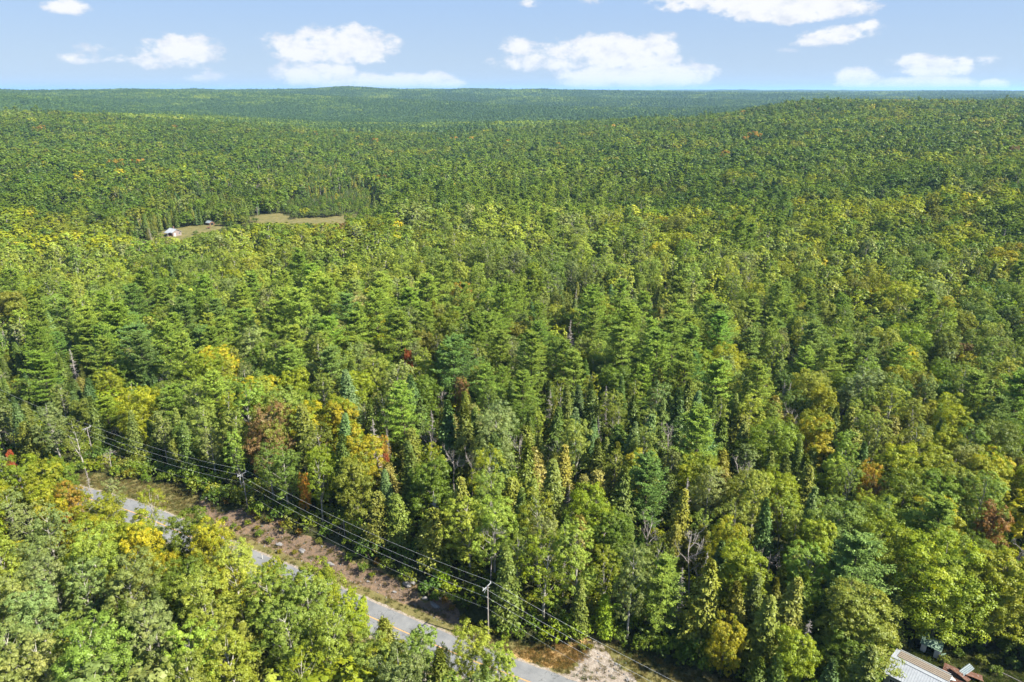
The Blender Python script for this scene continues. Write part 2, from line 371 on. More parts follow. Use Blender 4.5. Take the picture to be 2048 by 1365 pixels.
def pine(rng, h, wd, cb, whorl, nbr, ntf, nlf, ls):
    tr, cr = MB(), MB(); P, R = bent(rng, h, 0.011 * h + 0.03, 0.03); tr.tube(P, R, 7)
    z = h * cb; c_ = []; ax_ = []; lv_ = []; side = rng.uniform(0, 6.28)
    while z < h * 0.985:
        t = (z / h - cb) / (1 - cb); prof = min(1.0, 0.55 + 2.2 * t) * (1 - t) ** 0.62 + 0.06
        nb = max(3, int(round(nbr * (0.7 + 0.5 * rng.random())))); a0 = rng.uniform(0, 6.28)
        for q in range(nb):
            a = a0 + 6.283 * q / nb + rng.uniform(-.35, .35); L = wd / 2 * prof * rng.uniform(.5, 1.22) * (1 + .15 * math.cos(a - side))
            if rng.random() < 0.08: continue
            up = 0.10 + 0.55 * t + rng.uniform(-.08, .1); dr = np.array([math.cos(a), math.sin(a), up]); pr = np.array([-math.sin(a), math.cos(a), 0])
            b = at_h(P, min(z + rng.uniform(-.5, .5) * whorl, h * .97)); tip = b + dr * L + [0, 0, .12 * L]
            tr.tube([b, b + dr * L * .5, tip], [0.0028 * h, 0.0018 * h, 0.012], 3); bl = rng.random()
            for k in range(ntf):
                s = 0.28 + 0.76 * (k + rng.random() * .7) / ntf; wide = L * 0.24 * math.sin(min(1, s) * 2.6) + .12
                off = rng.uniform(-1, 1); tc_ = b + dr * L * s + [0, 0, .12 * L * s * s + rng.uniform(-.06, .1)] + pr * off * wide; rt = 0.20 + 0.10 * L * .5
                n_ = nlf; o = rng.normal(size=(n_, 3)) * [1, 1, .45]; pos = tc_ + o * rt * .62
                c_.append(pos); ax_.append(unit(np.array([dr[0], dr[1], .35]) + pr * off * .9 + rng.normal(size=(n_, 3)) * .5)); lv_.append(np.clip(.45 * bl + .2 * s + (.35 if ls < .3 else .2) * rng.random(n_) + (0 if ls < .3 else .07), 0, 1))
        z += whorl * rng.uniform(.75, 1.25) * (1 - .35 * t)
    c_ = np.vstack(c_); ax_ = np.vstack(ax_); lv_ = np.concatenate(lv_); N = len(c_)
    leafq(cr, c_, np.array([0, 0, 1.0]) + rng.normal(size=(N, 3)) * (.45 if ls < .3 else .3), ls * rng.uniform(.7, 1.3, N), rng, asp=.42, ax=ax_, lv=lv_); return tr, cr
def spruce(rng, h, wd, cb, whorl, nbr, ntf, nlf, ls, droop=-.25, power=.9, bare=0.0):
    tr, cr = MB(), MB(); P, R = bent(rng, h, 0.009 * h + 0.03, 0.05); tr.tube(P, R, 6)
    z = h * cb; c_ = []; ax_ = []; lv_ = []
    while z < h * 0.99:
        t = (z / h - cb) / (1 - cb); prof = min(1.0, 0.7 + 1.6 * t) * (1 - t) ** power + 0.03
        nb = max(4, int(round(nbr * (0.75 + .4 * rng.random())))); a0 = rng.uniform(0, 6.28)
        for q in range(nb):
            if rng.random() < bare: continue
            a = a0 + 6.283 * q / nb + rng.uniform(-.3, .3); L = wd / 2 * prof * rng.uniform(.55, 1.28); up = droop + 0.65 * t
            dr = np.array([math.cos(a), math.sin(a), up]); pr = np.array([-math.sin(a), math.cos(a), 0]); b = at_h(P, min(z, h * .98)); bl = rng.random()
            if L > .5 and ntf > 2: tr.tube([b, b + dr * L], [0.02, 0.01], 3)
            for k in range(ntf):
                s = 0.15 + 0.88 * (k + rng.random() * .8) / ntf; tc_ = b + dr * L * s + [0, 0, .08 * L * s * s] + pr * rng.uniform(-1, 1) * L * .16
                o = rng.normal(size=(nlf, 3)) * [1, 1, .6]; c_.append(tc_ + o * (.12 + .07 * L)); ax_.append(unit(np.array([dr[0], dr[1], up - .2]) + rng.normal(size=(nlf, 3)) * .45))
                lv_.append(np.clip(.4 * bl + .25 * s + .35 * rng.random(nlf), 0, 1))
        z += whorl * rng.uniform(.8, 1.2) * (1 - .4 * t)
    c_ = np.vstack(c_); ax_ = np.vstack(ax_); lv_ = np.concatenate(lv_); N = len(c_); out = unit(np.c_[c_[:, :2], np.zeros(N)])
    leafq(cr, c_, np.array([0, 0, .55]) + .75 * out + rng.normal(size=(N, 3)) * .4, ls * rng.uniform(.7, 1.3, N), rng, asp=.5, ax=ax_, lv=lv_); return tr, cr
def dead_spruce(rng, h, wd):
    tr, cr = MB(), MB(); P, R = bent(rng, h, 0.008 * h + 0.04, 0.02); tr.tube(P, R, 6); z = h * .18
    while z < h * .99:
        t = z / h; prof = min(1, .5 + 1.5 * t) * (1 - t) ** .8 + .05
        for q in range(5):
            if rng.random() < .15: continue
            a = rng.uniform(0, 6.28); L = wd / 2 * prof * rng.uniform(.5, 1.15); b = at_h(P, min(z, h * .98)); dr = np.array([math.cos(a), math.sin(a), rng.uniform(-.45, -.05) + .4 * t])
            tip = b + dr * L; cr.tube([b, b + dr * L * .5 + [0, 0, .04], tip], [0.035, 0.026, 0.012], 3)
            for k in range(7):
                s = rng.uniform(.25, 1); p = b + dr * L * s; e = p + (unit(rng.normal(size=3) * [1, 1, .5] + dr * .6)) * L * .28; cr.tube([p, e], [0.02, 0.008], 3)
        z += .36 * rng.uniform(.7, 1.3)
    return tr, cr
def dead_hardwood(rng, h, wd, n=5):
    tr, cr = MB(), MB(); P, R = bent(rng, h * .8, 0.010 * h + 0.04, 0.08); tr.tube(P, R, 6)
    def limb(b, d, L, r, lev):
        d = unit(d); k = d + rng.normal(size=3) * .18; m_ = b + unit(k) * L * .5; e = m_ + unit(k + rng.normal(size=3) * .25 + [0, 0, .12]) * L * .5
        cr.tube([b, m_, e], [r, r * .7, r * .35], 4 if lev < 2 else 3)
        if lev < 4:
            for q in range(3 if lev < 3 else 3):
                s = rng.uniform(.35, 1); p = b + (e - b) * s; limb(p, (e - b) / L + rng.normal(size=3) * .65 + [0, 0, .15], L * rng.uniform(.45, .65), max(.011, r * .5), lev + 1)
    for i in range(n + 2):
        z = h * rng.uniform(.32, .78); a = i * 2.4 + rng.uniform(-.4, .4); limb(at_h(P, z), np.array([math.cos(a) * .75, math.sin(a) * .75, .8]), wd * rng.uniform(.35, .6), .055, 1)
    return tr, cr
def shrub(rng, h, wd, n=9, ntf=7, nlf=9, ls=.14):
    tr, cr = MB(), MB(); C = []
    for i in range(n):
        a = i * 2.4 + rng.uniform(-.5, .5); r = wd / 2 * math.sqrt((i + .5) / n) * .8; z = h * (1 - .55 * (r / (wd / 2)) ** 2) * rng.uniform(.55, .85)
        c = np.array([math.cos(a) * r, math.sin(a) * r, z]); C.append(c); tr.tube([[c[0] * .2, c[1] * .2, -.2], c * .6, c], [.03, .02, .01], 3)
    C = np.array(C); K = n * ntf; ci = np.repeat(np.arange(n), ntf); d = unit(rng.normal(size=(K, 3)) + [0, 0, .4]); rc = wd * .2
    tc_ = C[ci] + d * rc * rng.uniform(.5, 1.1, K)[:, None]; N = K * nlf; ti = np.repeat(np.arange(K), nlf); dl = unit(rng.normal(size=(N, 3)) + .4 * d[ti])
    pos = tc_[ti] + dl * rc * .35; pos[:, 2] = np.abs(pos[:, 2]); cv = rng.random(K)
    leafq(cr, pos, .8 * dl + .3 * d[ti] + [0, 0, .3] + rng.normal(size=(N, 3)) * .4, ls * rng.uniform(.7, 1.3, N), rng, lv=np.clip(.5 * cv[ti] + .5 * rng.random(N), 0, 1)); return tr, cr

# kinds: base height, crown width, spacing radius, bark, leaf material, variants at full detail
KIND = {'maple': (14, 8.4, 2.95, 'bark', 'leaf', 5), 'aspen': (16, 6.6, 2.3, 'pale', 'leaf', 5), 'birch': (14, 5.8, 2.1, 'pale', 'leaf', 3),
        'pine': (20, 11.4, 3.2, 'dark', 'needle', 5), 'spruce': (14, 4.8, 1.7, 'dark', 'needle', 4), 'cedar': (10.5, 4.7, 1.7, 'dark', 'needle', 3),
        'deadspruce': (12.5, 3.6, 1.5, 'dead', 'dead', 3), 'deadwood': (10, 5.0, 1.7, 'dead', 'dead', 3)}
def make(kind, lod, seed):
    rng = np.random.default_rng(seed * 7919 + 13 + lod); h, wd = KIND[kind][:2]; h0 = h; wd = wd * (1 + .12 * math.sin(seed * 2.1))
    if kind == 'maple':
        a = [(46, 16, 50, .108), (30, 9, 12, .34), (22, 5, 8, .66)][lod]; return hardwood(rng, h, wd, .24, a[0], a[1], a[2], a[3], 'round', stems=2)
    if kind == 'aspen':
        a = [(38, 13, 52, .094), (26, 8, 12, .31), (18, 5, 8, .56)][lod]; return hardwood(rng, h, wd, .34, a[0], a[1], a[2], a[3], 'tall', open_=.08)
    if kind == 'birch':
        a = [(28, 10, 42, .094), (20, 6, 11, .30), (14, 5, 6, .55)][lod]; return hardwood(rng, h, wd, .36, a[0], a[1], a[2], a[3], 'tall', open_=.3, stems=2)
    if kind == 'pine':
        a = [(.95, 6, 11, 20, .18), (1.25, 6, 7, 8, .40), (2.0, 6, 4, 5, .78)][lod]; return pine(rng, h, wd, .22, *a)
    if kind == 'spruce':
        a = [(.42, 8, 5, 7, .22), (.7, 7, 3, 4, .42), (1.3, 6, 2, 3, .75)][lod]; return spruce(rng, h, wd, .08, *a)
    if kind == 'cedar':
        a = [(.36, 8, 4, 8, .20), (.6, 7, 3, 4, .36), (1.1, 6, 2, 3, .6)][lod]; return spruce(rng, h, wd, .05, *a, droop=.15, power=.6)
    if kind == 'deadspruce': return dead_spruce(rng, h, wd)
    return dead_hardwood(rng, h, wd)
def join(tr, cr):
    mb = MB()
    for k, s in enumerate((tr, cr)):
        off = mb.n
        for v, q, a in zip(s.V, s.Q, s.A): mb.V.append(v); mb.Q.append(q + off); mb.A.append(a); mb.M.append(np.full(len(q), k, int))
        mb.n += s.n
    return mb
PROTO = {}; LODC = {}
for kd, (h, wd, rr_, bk, lf, nv) in KIND.items():
    for v in range(nv):
        tr, cr = make(kd, 0, v + 1); PROTO[kd, v] = (tr.mesh(kd + '_trunk', M[bk]), cr.mesh(kd + '_crown', M[lf]))
    for lod in (1, 2):
        c = bpy.data.collections.new('forms_%s_%d' % (kd, lod)); LODC[kd, lod] = c
        for v in range(4 if lod == 1 else 3):
            tr, cr = make(kd, lod, v + 1); me = join(tr, cr).mesh('form', [M[bk], M[lf]]); c.objects.link(bpy.data.objects.new('form_%s_%d_%02d' % (kd, lod, v), me))

# ------------------------------------------------------------------ instancing node group for stuff
def scatter_group(coll):
    g = bpy.data.node_groups.new('scatter_' + coll.name, 'GeometryNodeTree')
    g.interface.new_socket('Geometry', in_out='INPUT', socket_type='NodeSocketGeometry'); g.interface.new_socket('Geometry', in_out='OUTPUT', socket_type='NodeSocketGeometry')
    n = NT(g); i = n.new('NodeGroupInput'); o = n.new('NodeGroupOutput'); ip = n.new('GeometryNodeInstanceOnPoints'); ci = n.new('GeometryNodeCollectionInfo')
    ci.inputs['Collection'].default_value = coll; ci.inputs['Separate Children'].default_value = True; ci.inputs['Reset Children'].default_value = True
    def att(nm, ty):
        a = n.new('GeometryNodeInputNamedAttribute', data_type=ty); a.inputs['Name'].default_value = nm; return a.outputs['Attribute']
    n.l.new(i.outputs[0], ip.inputs['Points']); n.l.new(ci.outputs[0], ip.inputs['Instance']); ip.inputs['Pick Instance'].default_value = True
    n.l.new(att('idx', 'INT'), ip.inputs['Instance Index']); n.l.new(att('rot', 'FLOAT_VECTOR'), ip.inputs['Rotation']); n.l.new(att('scl', 'FLOAT_VECTOR'), ip.inputs['Scale'])
    n.l.new(ip.outputs[0], o.inputs[0]); return g
def scatter(name, label, cat, coll, P, rot, scl, idx, tint, tint2=None):
    tint2 = np.asarray(tint) * [1.12, 1.04, 1.0] if tint2 is None else tint2
    if not len(P): return None
    me = bpy.data.meshes.new(name); me.vertices.add(len(P)); me.vertices.foreach_set('co', np.asarray(P, np.float32).ravel())
    for nm, ty, arr in (('rot', 'FLOAT_VECTOR', rot), ('scl', 'FLOAT_VECTOR', scl), ('tint', 'FLOAT_VECTOR', tint), ('tint2', 'FLOAT_VECTOR', tint2)):
        a = me.attributes.new(nm, ty, 'POINT'); a.data.foreach_set('vector', np.asarray(arr, np.float32).ravel())
    a = me.attributes.new('idx', 'INT', 'POINT'); a.data.foreach_set('value', np.asarray(idx, np.int32))
    o = bpy.data.objects.new(name, me); COL.objects.link(o); tag(o, label, cat, kind='stuff')
    md = o.modifiers.new('scatter', 'NODES'); md.node_group = scatter_group(coll); return o

# ------------------------------------------------------------------ areas without trees (photograph outlines laid on the ground)
def poly_world(pts): return np.array([unproject(*p) for p in pts])
def inside(poly, x, y):
    x = np.asarray(x); y = np.asarray(y); c = np.zeros(x.shape, bool); n = len(poly); j = n - 1
    for i in range(n):
        xi, yi = poly[i]; xj, yj = poly[j]
        if yi != yj: c ^= ((yi > y) != (yj > y)) & (x < (xj - xi) * (y - yi) / (yj - yi) + xi)
        j = i
    return c
VERGE = poly_world([(-60, 930), (60, 938), (150, 948), (210, 950), (262, 963), (330, 968), (385, 974), (400, 1000), (440, 1022), (520, 1040), (600, 1068), (660, 1100), (705, 1130), (770, 1155), (840, 1180), (880, 1215), (935, 1250), (1000, 1283), (1060, 1293), (1120, 1290), (1180, 1284), (1195, 1268), (1225, 1272), (1262, 1304), (1370, 1338), (1500, 1375), (1600, 1440), (1340, 1440), (1148, 1362), (1037, 1321), (910, 1274), (670, 1171), (492, 1095), (342, 1030), (167, 975), (60, 955), (-60, 945)])
MEADOW = poly_world([(498, 445), (505, 433), (560, 427), (600, 436), (650, 432), (690, 428), (748, 430), (752, 440), (700, 450), (640, 459), (590, 466), (540, 458)])
BRUSH = poly_world([(560, 427), (575, 402), (640, 395), (690, 385), (740, 380), (765, 410), (770, 436), (748, 430), (690, 428), (650, 432), (600, 436)])
YARD = poly_world([(300, 478), (318, 465), (345, 458), (400, 452), (450, 447), (455, 456), (420, 464), (390, 474), (350, 492), (315, 492)])
PLOT = poly_world([(1755, 1330), (1800, 1296), (1840, 1270), (1880, 1262), (1930, 1290), (2030, 1325), (2200, 1400), (2300, 1700), (1770, 1700), (1758, 1380)])
OPEN = [VERGE, MEADOW, YARD, PLOT]

# outline of the tops of the nearer trees, as the photograph shows it against what lies behind
LINE1 = np.array([(-200, 890), (0, 906), (40, 925), (100, 926), (150, 955), (166, 975), (172, 1010), (200, 1025), (240, 1035), (262, 1045), (275, 1020), (325, 1030), (335, 1060), (350, 1062), (362, 1040), (400, 1034), (440, 1056), (470, 1090), (492, 1120), (560, 1135), (606, 1158), (625, 1140), (650, 1140), (668, 1180), (672, 1215), (700, 1190), (720, 1210), (742, 1250), (770, 1250), (800, 1290), (835, 1265), (870, 1270), (892, 1305), (915, 1270), (940, 1262), (960, 1290), (1000, 1292), (1030, 1310), (1044, 1345), (1070, 1380), (1200, 1440), (1500, 1560)], float)
LINE2 = np.array([(240, 470), (300, 490), (345, 490), (385, 476), (420, 466), (455, 456), (480, 452), (500, 450), (525, 448), (560, 449), (600, 451), (640, 450), (680, 445), (700, 443), (760, 438), (790, 420)], float)

# ------------------------------------------------------------------ ground sheet and road
RUST = poly_world([(1036, 1312), (1050, 1296), (1120, 1292), (1172, 1296), (1175, 1318), (1120, 1342), (1085, 1334)])
GRAV = poly_world([(1130, 1362), (1160, 1322), (1195, 1306), (1245, 1318), (1262, 1345), (1290, 1400), (1210, 1420)])
DIRT = poly_world([(400, 985), (440, 1020), (520, 1040), (600, 1068), (700, 1130), (840, 1182), (935, 1250), (920, 1274), (670, 1168), (492, 1090), (390, 1040)])
def ground_sheet():
    R = np.concatenate([np.arange(6, 70, 4.0), np.arange(70, 260, 0.9), np.arange(260, 560, 3.0), np.geomspace(560, 45000, 150)])
    A = np.radians(np.concatenate([np.arange(-180, -46, 6.0), np.arange(-46, 46, 0.42), np.arange(46, 180, 6.0)])); na, nr = len(A), len(R)
    X = np.outer(R, np.sin(A)); Y = np.outer(R, np.cos(A)); Z = T(X.ravel(), Y.ravel()).reshape(X.shape)
    V = np.vstack([np.stack([X, Y, Z], 2).reshape(-1, 3), [[0, 0, -.5]]]); i, j = np.meshgrid(np.arange(nr - 1), np.arange(na), indexing='ij'); j2 = (j + 1) % na
    Q = np.stack([i * na + j, (i + 1) * na + j, (i + 1) * na + j2, i * na + j2], 2).reshape(-1, 4); Q = Q[:, ::-1]
    mb = MB(); mb.add(V, Q); c = len(V) - 1; mb.add(np.zeros((0, 3)), np.zeros((0, 4), int))
    tri = [(c, (k * 2 + 2) % na, (k * 2 + 1) % na, (k * 2) % na) for k in range((na + 1) // 2)]; mb.Q.append(np.array(tri)); mb.M.append(np.zeros(len(tri), int))
    x, y = V[:, 0], V[:, 1]; nearm = np.hypot(x, y) < 420; sd = np.full(len(x), 99.0); sd[nearm] = road_sd(x[nearm], y[nearm])
    wx, wy = x + vnoise(x, y, 6, 21) * 1.7 + vnoise(x, y, 2, 23) * .8, y + vnoise(x, y, 6, 22) * 1.7 + vnoise(x, y, 2, 24) * .8
    grass = np.clip(inside(VERGE, wx, wy).astype(float) + inside(YARD, wx, wy) + inside(MEADOW, wx, wy) + .35 * inside(PLOT, wx, wy) + (np.abs(sd) < 6.5), 0, 1)
    rust = inside(RUST, wx, wy).astype(float); grav = inside(GRAV, wx, wy).astype(float); grav = np.maximum(grav, sstep(4.1, 3.4, np.abs(sd)) * .8)
    dirt = inside(DIRT, wx, wy) * sstep(4.5, 7, sd)
    me = mb.mesh('ground', M['ground'], True)
    at = me.attributes.new('zone', 'FLOAT_COLOR', 'POINT'); at.data.foreach_set('color', np.stack([grass, rust, grav, dirt], 1).astype(np.float32).ravel())
    o = bpy.data.objects.new('ground', me); COL.objects.link(o); tag(o, kind='structure')
def ground_mat():
    m, n, out = mat('ground'); geo = n.new('ShaderNodeNewGeometry'); P = geo.outputs['Position']; za = n.new('ShaderNodeAttribute', attribute_name='zone'); sp = n.new('ShaderNodeSeparateColor'); n.l.new(za.outputs['Color'], sp.inputs[0])
    a = n.noise(P, .25, 6, .65).outputs[0]; b = n.noise(P, 1.6, 5, .7).outputs[0]; c = n.noise(P, 7, 3, .7).outputs[0]
    def soft(v): return n.maprange(n.m('ADD', v, n.m('MULTIPLY', n.m('SUBTRACT', b, .5), .9)), .35, .65)
    floor = n.ramp(b, [(.3, (.022, .024, .010)), (.55, (.045, .05, .016)), (.75, (.075, .060, .030))])
    gr = n.ramp(n.m('ADD', n.m('MULTIPLY', a, .6), n.m('MULTIPLY', c, .4)), [(.34, (.055, .068, .018)), (.46, (.115, .105, .038)), (.56, (.165, .14, .058)), (.68, (.11, .10, .032))])
    ru = n.ramp(c, [(.3, (.12, .11, .035)), (.46, (.30, .19, .08)), (.58, (.42, .28, .13)), (.72, (.30, .25, .11))])
    gv = n.ramp(n.m('ADD', n.m('MULTIPLY', b, .5), n.m('MULTIPLY', c, .5)), [(.35, (.15, .12, .095)), (.5, (.24, .20, .17)), (.65, (.33, .295, .26))])
    di = n.ramp(n.m('ADD', n.m('MULTIPLY', b, .55), n.m('MULTIPLY', c, .45)), [(.36, (.075, .055, .040)), (.5, (.16, .115, .085)), (.6, (.20, .125, .07)), (.72, (.30, .27, .25))])
    col = n.mix(soft(sp.outputs[0]), floor, gr); col = n.mix(soft(za.outputs['Alpha']), col, di); col = n.mix(soft(sp.outputs[1]), col, ru); col = n.mix(soft(sp.outputs[2]), col, gv)
    cdn = n.new('ShaderNodeVectorMath', operation='LENGTH'); n.l.new(P, cdn.inputs[0]); far = n.maprange(cdn.outputs['Value'], 1200, 2500)
    fg = n.ramp(n.noise(P, .02, 5, .7).outputs[0], [(.35, (.030, .050, .018)), (.6, (.070, .095, .028))]); col = n.mix(far, col, fg)
    bs = n.new('ShaderNodeBsdfPrincipled'); n.l.new(col, bs.inputs['Base Color']); bs.inputs['Roughness'].default_value = .95; bs.inputs['Specular IOR Level'].default_value = .1
    bp = n.new('ShaderNodeBump'); bp.inputs['Distance'].default_value = .25; bp.inputs['Strength'].default_value = .8; n.l.new(b, bp.inputs['Height']); n.l.new(bp.outputs[0], bs.inputs['Normal']); n.l.new(bs.outputs[0], out.inputs[0]); return m
M['ground'] = ground_mat(); ground_sheet()

def ribbon(name, offs, z, m, kind='structure', i0=0, i1=None, wave=0.0):
    mb = MB(); C = ROAD[i0:i1]; t = np.gradient(C, axis=0); t /= np.linalg.norm(t, axis=1)[:, None]; nn = np.stack([-t[:, 1], t[:, 0]], 1); k = len(offs); V = []
    for i in range(len(C)):
        for j, o in enumerate(offs):
            q = C[i] + nn[i] * (o + (wave * (random.random() - .5) if j in (0, k - 1) else 0)); V.append((q[0], q[1], z - .018 * abs(o)))
    mb.add(V, [(i * k + j + 1, i * k + j, (i + 1) * k + j, (i + 1) * k + j + 1) for i in range(len(C) - 1) for j in range(k - 1)])
    o = mb.build(name, m); tag(o, kind=kind); return o
def road_mat():
    m, n, out = mat('asphalt'); tcn = n.new('ShaderNodeTexCoord'); P = tcn.outputs['Object']; a = n.noise(P, .35, 4, .6).outputs[0]; c = n.noise(P, 9, 3, .7).outputs[0]
    col = n.ramp(n.m('ADD', n.m('MULTIPLY', a, .6), n.m('MULTIPLY', c, .4)), [(.3, (.10, .103, .112)), (.5, (.155, .158, .167)), (.66, (.20, .20, .205))])
    vo = n.new('ShaderNodeTexVoronoi', feature='DISTANCE_TO_EDGE'); n.l.new(P, vo.inputs['Vector']); vo.inputs['Scale'].default_value = .16
    wv = n.noise(P, .6, 4, .6); vm = n.new('ShaderNodeVectorMath', operation='MULTIPLY_ADD'); n.l.new(wv.outputs['Color'], vm.inputs[0]); vm.inputs[1].default_value = (4, 4, 4); n.l.new(P, vm.inputs[2]); n.l.new(vm.outputs[0], vo.inputs['Vector'])
    cr = n.m('LESS_THAN', vo.outputs['Distance'], .006); col = n.mix(n.m('MULTIPLY', cr, .75), col, (.05, .05, .05, 1))
    b = n.new('ShaderNodeBsdfPrincipled'); n.l.new(col, b.inputs['Base Color']); b.inputs['Roughness'].default_value = .85; b.inputs['Specular IOR Level'].default_value = .25; n.l.new(b.outputs[0], out.inputs[0]); return m
M['asphalt'] = road_mat(); M['yellow'] = surf('road_paint_yellow', (.36, .20, .07), (.48, .28, .12), 3)
random.seed(3); ribbon('road', [-HW, -1.6, 0, 1.6, HW], 0.06, M['asphalt'], wave=.22)
ribbon('road_centre_line', [-.10, .10], 0.071, M['yellow'])

# pole positions, needed to keep the strip under the wires open
def ptop(px, py, pyb):
    g = unproject(px, pyb); z = T(*g); d = pixdir(px, py); k = g[1] / d.y; return g, z, max(7.5, H + d.z * k - z)
POLES = [ptop(187, 860, 912), ptop(497, 947, 1026), ptop(977, 1172, 1288)]
pp = [Vector((g[0], g[1], 0)) for g, z, h in POLES]
span = pp[2] - pp[1]; p4 = pp[2] + span * 1.02; lft = pp[0] + (pp[0] - pp[1]) * .9 + Vector((-14, 8, 0))
full = [lft, pp[0], pp[1], pp[2], p4]
def wire_gap(x, y):
    m_ = 1e9
    for a, b in zip(full[:-1], full[1:]):
        dx, dy = b.x - a.x, b.y - a.y; t = min(1, max(0, ((x - a.x) * dx + (y - a.y) * dy) / (dx * dx + dy * dy))); m_ = min(m_, math.hypot(x - a.x - t * dx, y - a.y - t * dy))
    return m_

# ------------------------------------------------------------------ species map (rows by photograph height of the tree top, columns of 128 px)
ROWY = [180, 300, 360, 420, 480, 540, 600, 680, 760, 850, 950, 1080, 1220]
SMAP = ['hhhhhhhhhhhhhhhh', 'hhhhsshqqhhhhhhh', 'hhsshhqqqqhhhhhh', 'hhsshhaaahhhqhhh', 'aaaaaaaaaaaaaahh', 'haqaqpqassshhhah', 'wpppppqppppqqahh',
        'wpppgqpppppppqhg', 'mmmgymmmccmcqcgm', 'mmmgmymmccmmcmmb', 'yyyymmmmmmmmmbbb', 'gygyymmbmmmdbddb', 'ggggggggmmddddbb']
MIX = {'q': (.48, .16, .04, .26, .04, .01, .00, .01), 'h': (.80, .09, .02, .06, .02, .00, .003, .007), 'a': (.32, .56, .06, .02, .02, .01, .002, .008), 's': (.10, .08, .05, .05, .34, .28, .04, .06),
       'p': (.22, .10, .03, .55, .06, .02, .01, .01), 'w': (.18, .10, .08, .15, .34, .12, .01, .02), 'g': (.12, .56, .18, .03, .07, .02, .01, .01),
       'y': (.72, .12, .08, .02, .04, .00, .00, .02), 'm': (.30, .12, .10, .06, .18, .15, .035, .055), 'c': (.18, .08, .07, .04, .24, .26, .05, .08),
       'b': (.62, .08, .08, .06, .08, .04, .01, .03), 'd': (.30, .04, .05, .08, .40, .09, .03, .01)}
KN = ['maple', 'aspen', 'birch', 'pine', 'spruce', 'cedar', 'deadspruce', 'deadwood']
TINT = {'g': (.145, .215, .016), 'yg': (.245, .295, .014), 'y': (.40, .35, .016), 'or': (.44, .24, .03), 'red': (.42, .11, .045), 'rust': (.25, .14, .05), 'ol': (.205, .232, .024),
        'as': (.215, .285, .040), 'ag': (.230, .275, .075), 'al': (.285, .340, .040), 'pi': (.185, .262, .032), 'pb': (.145, .225, .045), 'sp': (.115, .158, .026), 'sb': (.110, .175, .050), 'ce': (.175, .190, .026), 'cb': (.205, .190, .040), 'dg': (.095, .160, .020)}
TWORD = {'g': 'green', 'yg': 'yellow-green', 'y': 'yellow', 'or': 'orange', 'red': 'red', 'rust': 'rust-coloured', 'ol': 'olive', 'as': 'fresh green', 'ag': 'grey-green', 'al': 'light green', 'pi': 'green', 'pb': 'blue-green', 'sp': 'dark green', 'sb': 'bluish', 'ce': 'olive', 'cb': 'brownish', 'dg': 'dark green'}
TPAL = {'maple': [('g', .42), ('yg', .26), ('ol', .20), ('dg', .08), ('y', .03), ('or', .002), ('rust', .003)], 'aspen': [('as', .45), ('ag', .3), ('al', .25)], 'birch': [('as', .35), ('ol', .35), ('yg', .3)],
        'pine': [('pi', .8), ('pb', .2)], 'spruce': [('sp', .6), ('sb', .25), ('ce', .15)], 'cedar': [('ce', .6), ('cb', .25), ('sp', .15)], 'deadspruce': [('sp', 1)], 'deadwood': [('sp', 1)]}
YPAL = [('yg', .46), ('y', .20), ('g', .26), ('or', .015), ('ol', .1)]
BPAL = [('yg', .34), ('g', .28), ('ol', .26), ('y', .04), ('rust', .02), ('or', .012)]
rng = np.random.default_rng(4)
def pick(pal, u=None):
    r = (rng.random() if u is None else u) * sum(p for _, p in pal)
    for k, p in pal:
        r -= p
        if r <= 0: return k
    return pal[0][0]
TIP = {'or': 'y', 'red': 'red', 'rust': 'ol', 'y': 'yg'}
def tint2_of(t, hero):
    n_ = t['tn']; c = t['tint']
    if n_ in ('or', 'rust'): return jit(TIP[n_]) if n_ == 'rust' else jit('yg' if rng.random() < .6 else 'y')
    if n_ == 'yg': return c * [1.2, 1.08, .9] if rng.random() < .88 else jit('y')
    if n_ == 'y': return jit('yg')
    return c * [1.12, 1.04, 1.0]
def jit(t, big=0.0, q=1.0):
    c = np.array(TINT[t]); v = (1 + rng.normal() * .11 * q) * (1 + .26 * big); c = c * v; c[0] *= 1 + rng.normal() * .07 * q + .07 * big; c[2] *= 1 + rng.normal() * .1; return np.clip(c, .01, .8)

TREES = []; CELL = 4.0; HASH = {}
def near_ok(x, y, r, fac=1.0):
    k = 2 if r < 3.6 else 3; ci, cj = int(x // CELL), int(y // CELL)
    for i in range(ci - k, ci + k + 1):
        for j in range(cj - k, cj + k + 1):
            for (a, b, q) in HASH.get((i, j), ()):
                if (a - x) ** 2 + (b - y) ** 2 < ((r + q) * fac) ** 2: return False
    return True
def place(kd, x, y, z, h, tint, sx=1.0, hero=False, word=None, tname='g', full=False):
    HASH.setdefault((int(x // CELL), int(y // CELL)), []).append((x, y, KIND[kd][2] * h / KIND[kd][0] * sx))
    TREES.append(dict(kd=kd, x=x, y=y, z=z, h=h, tint=tint, sx=sx, hero=hero, word=word, tn=tname))

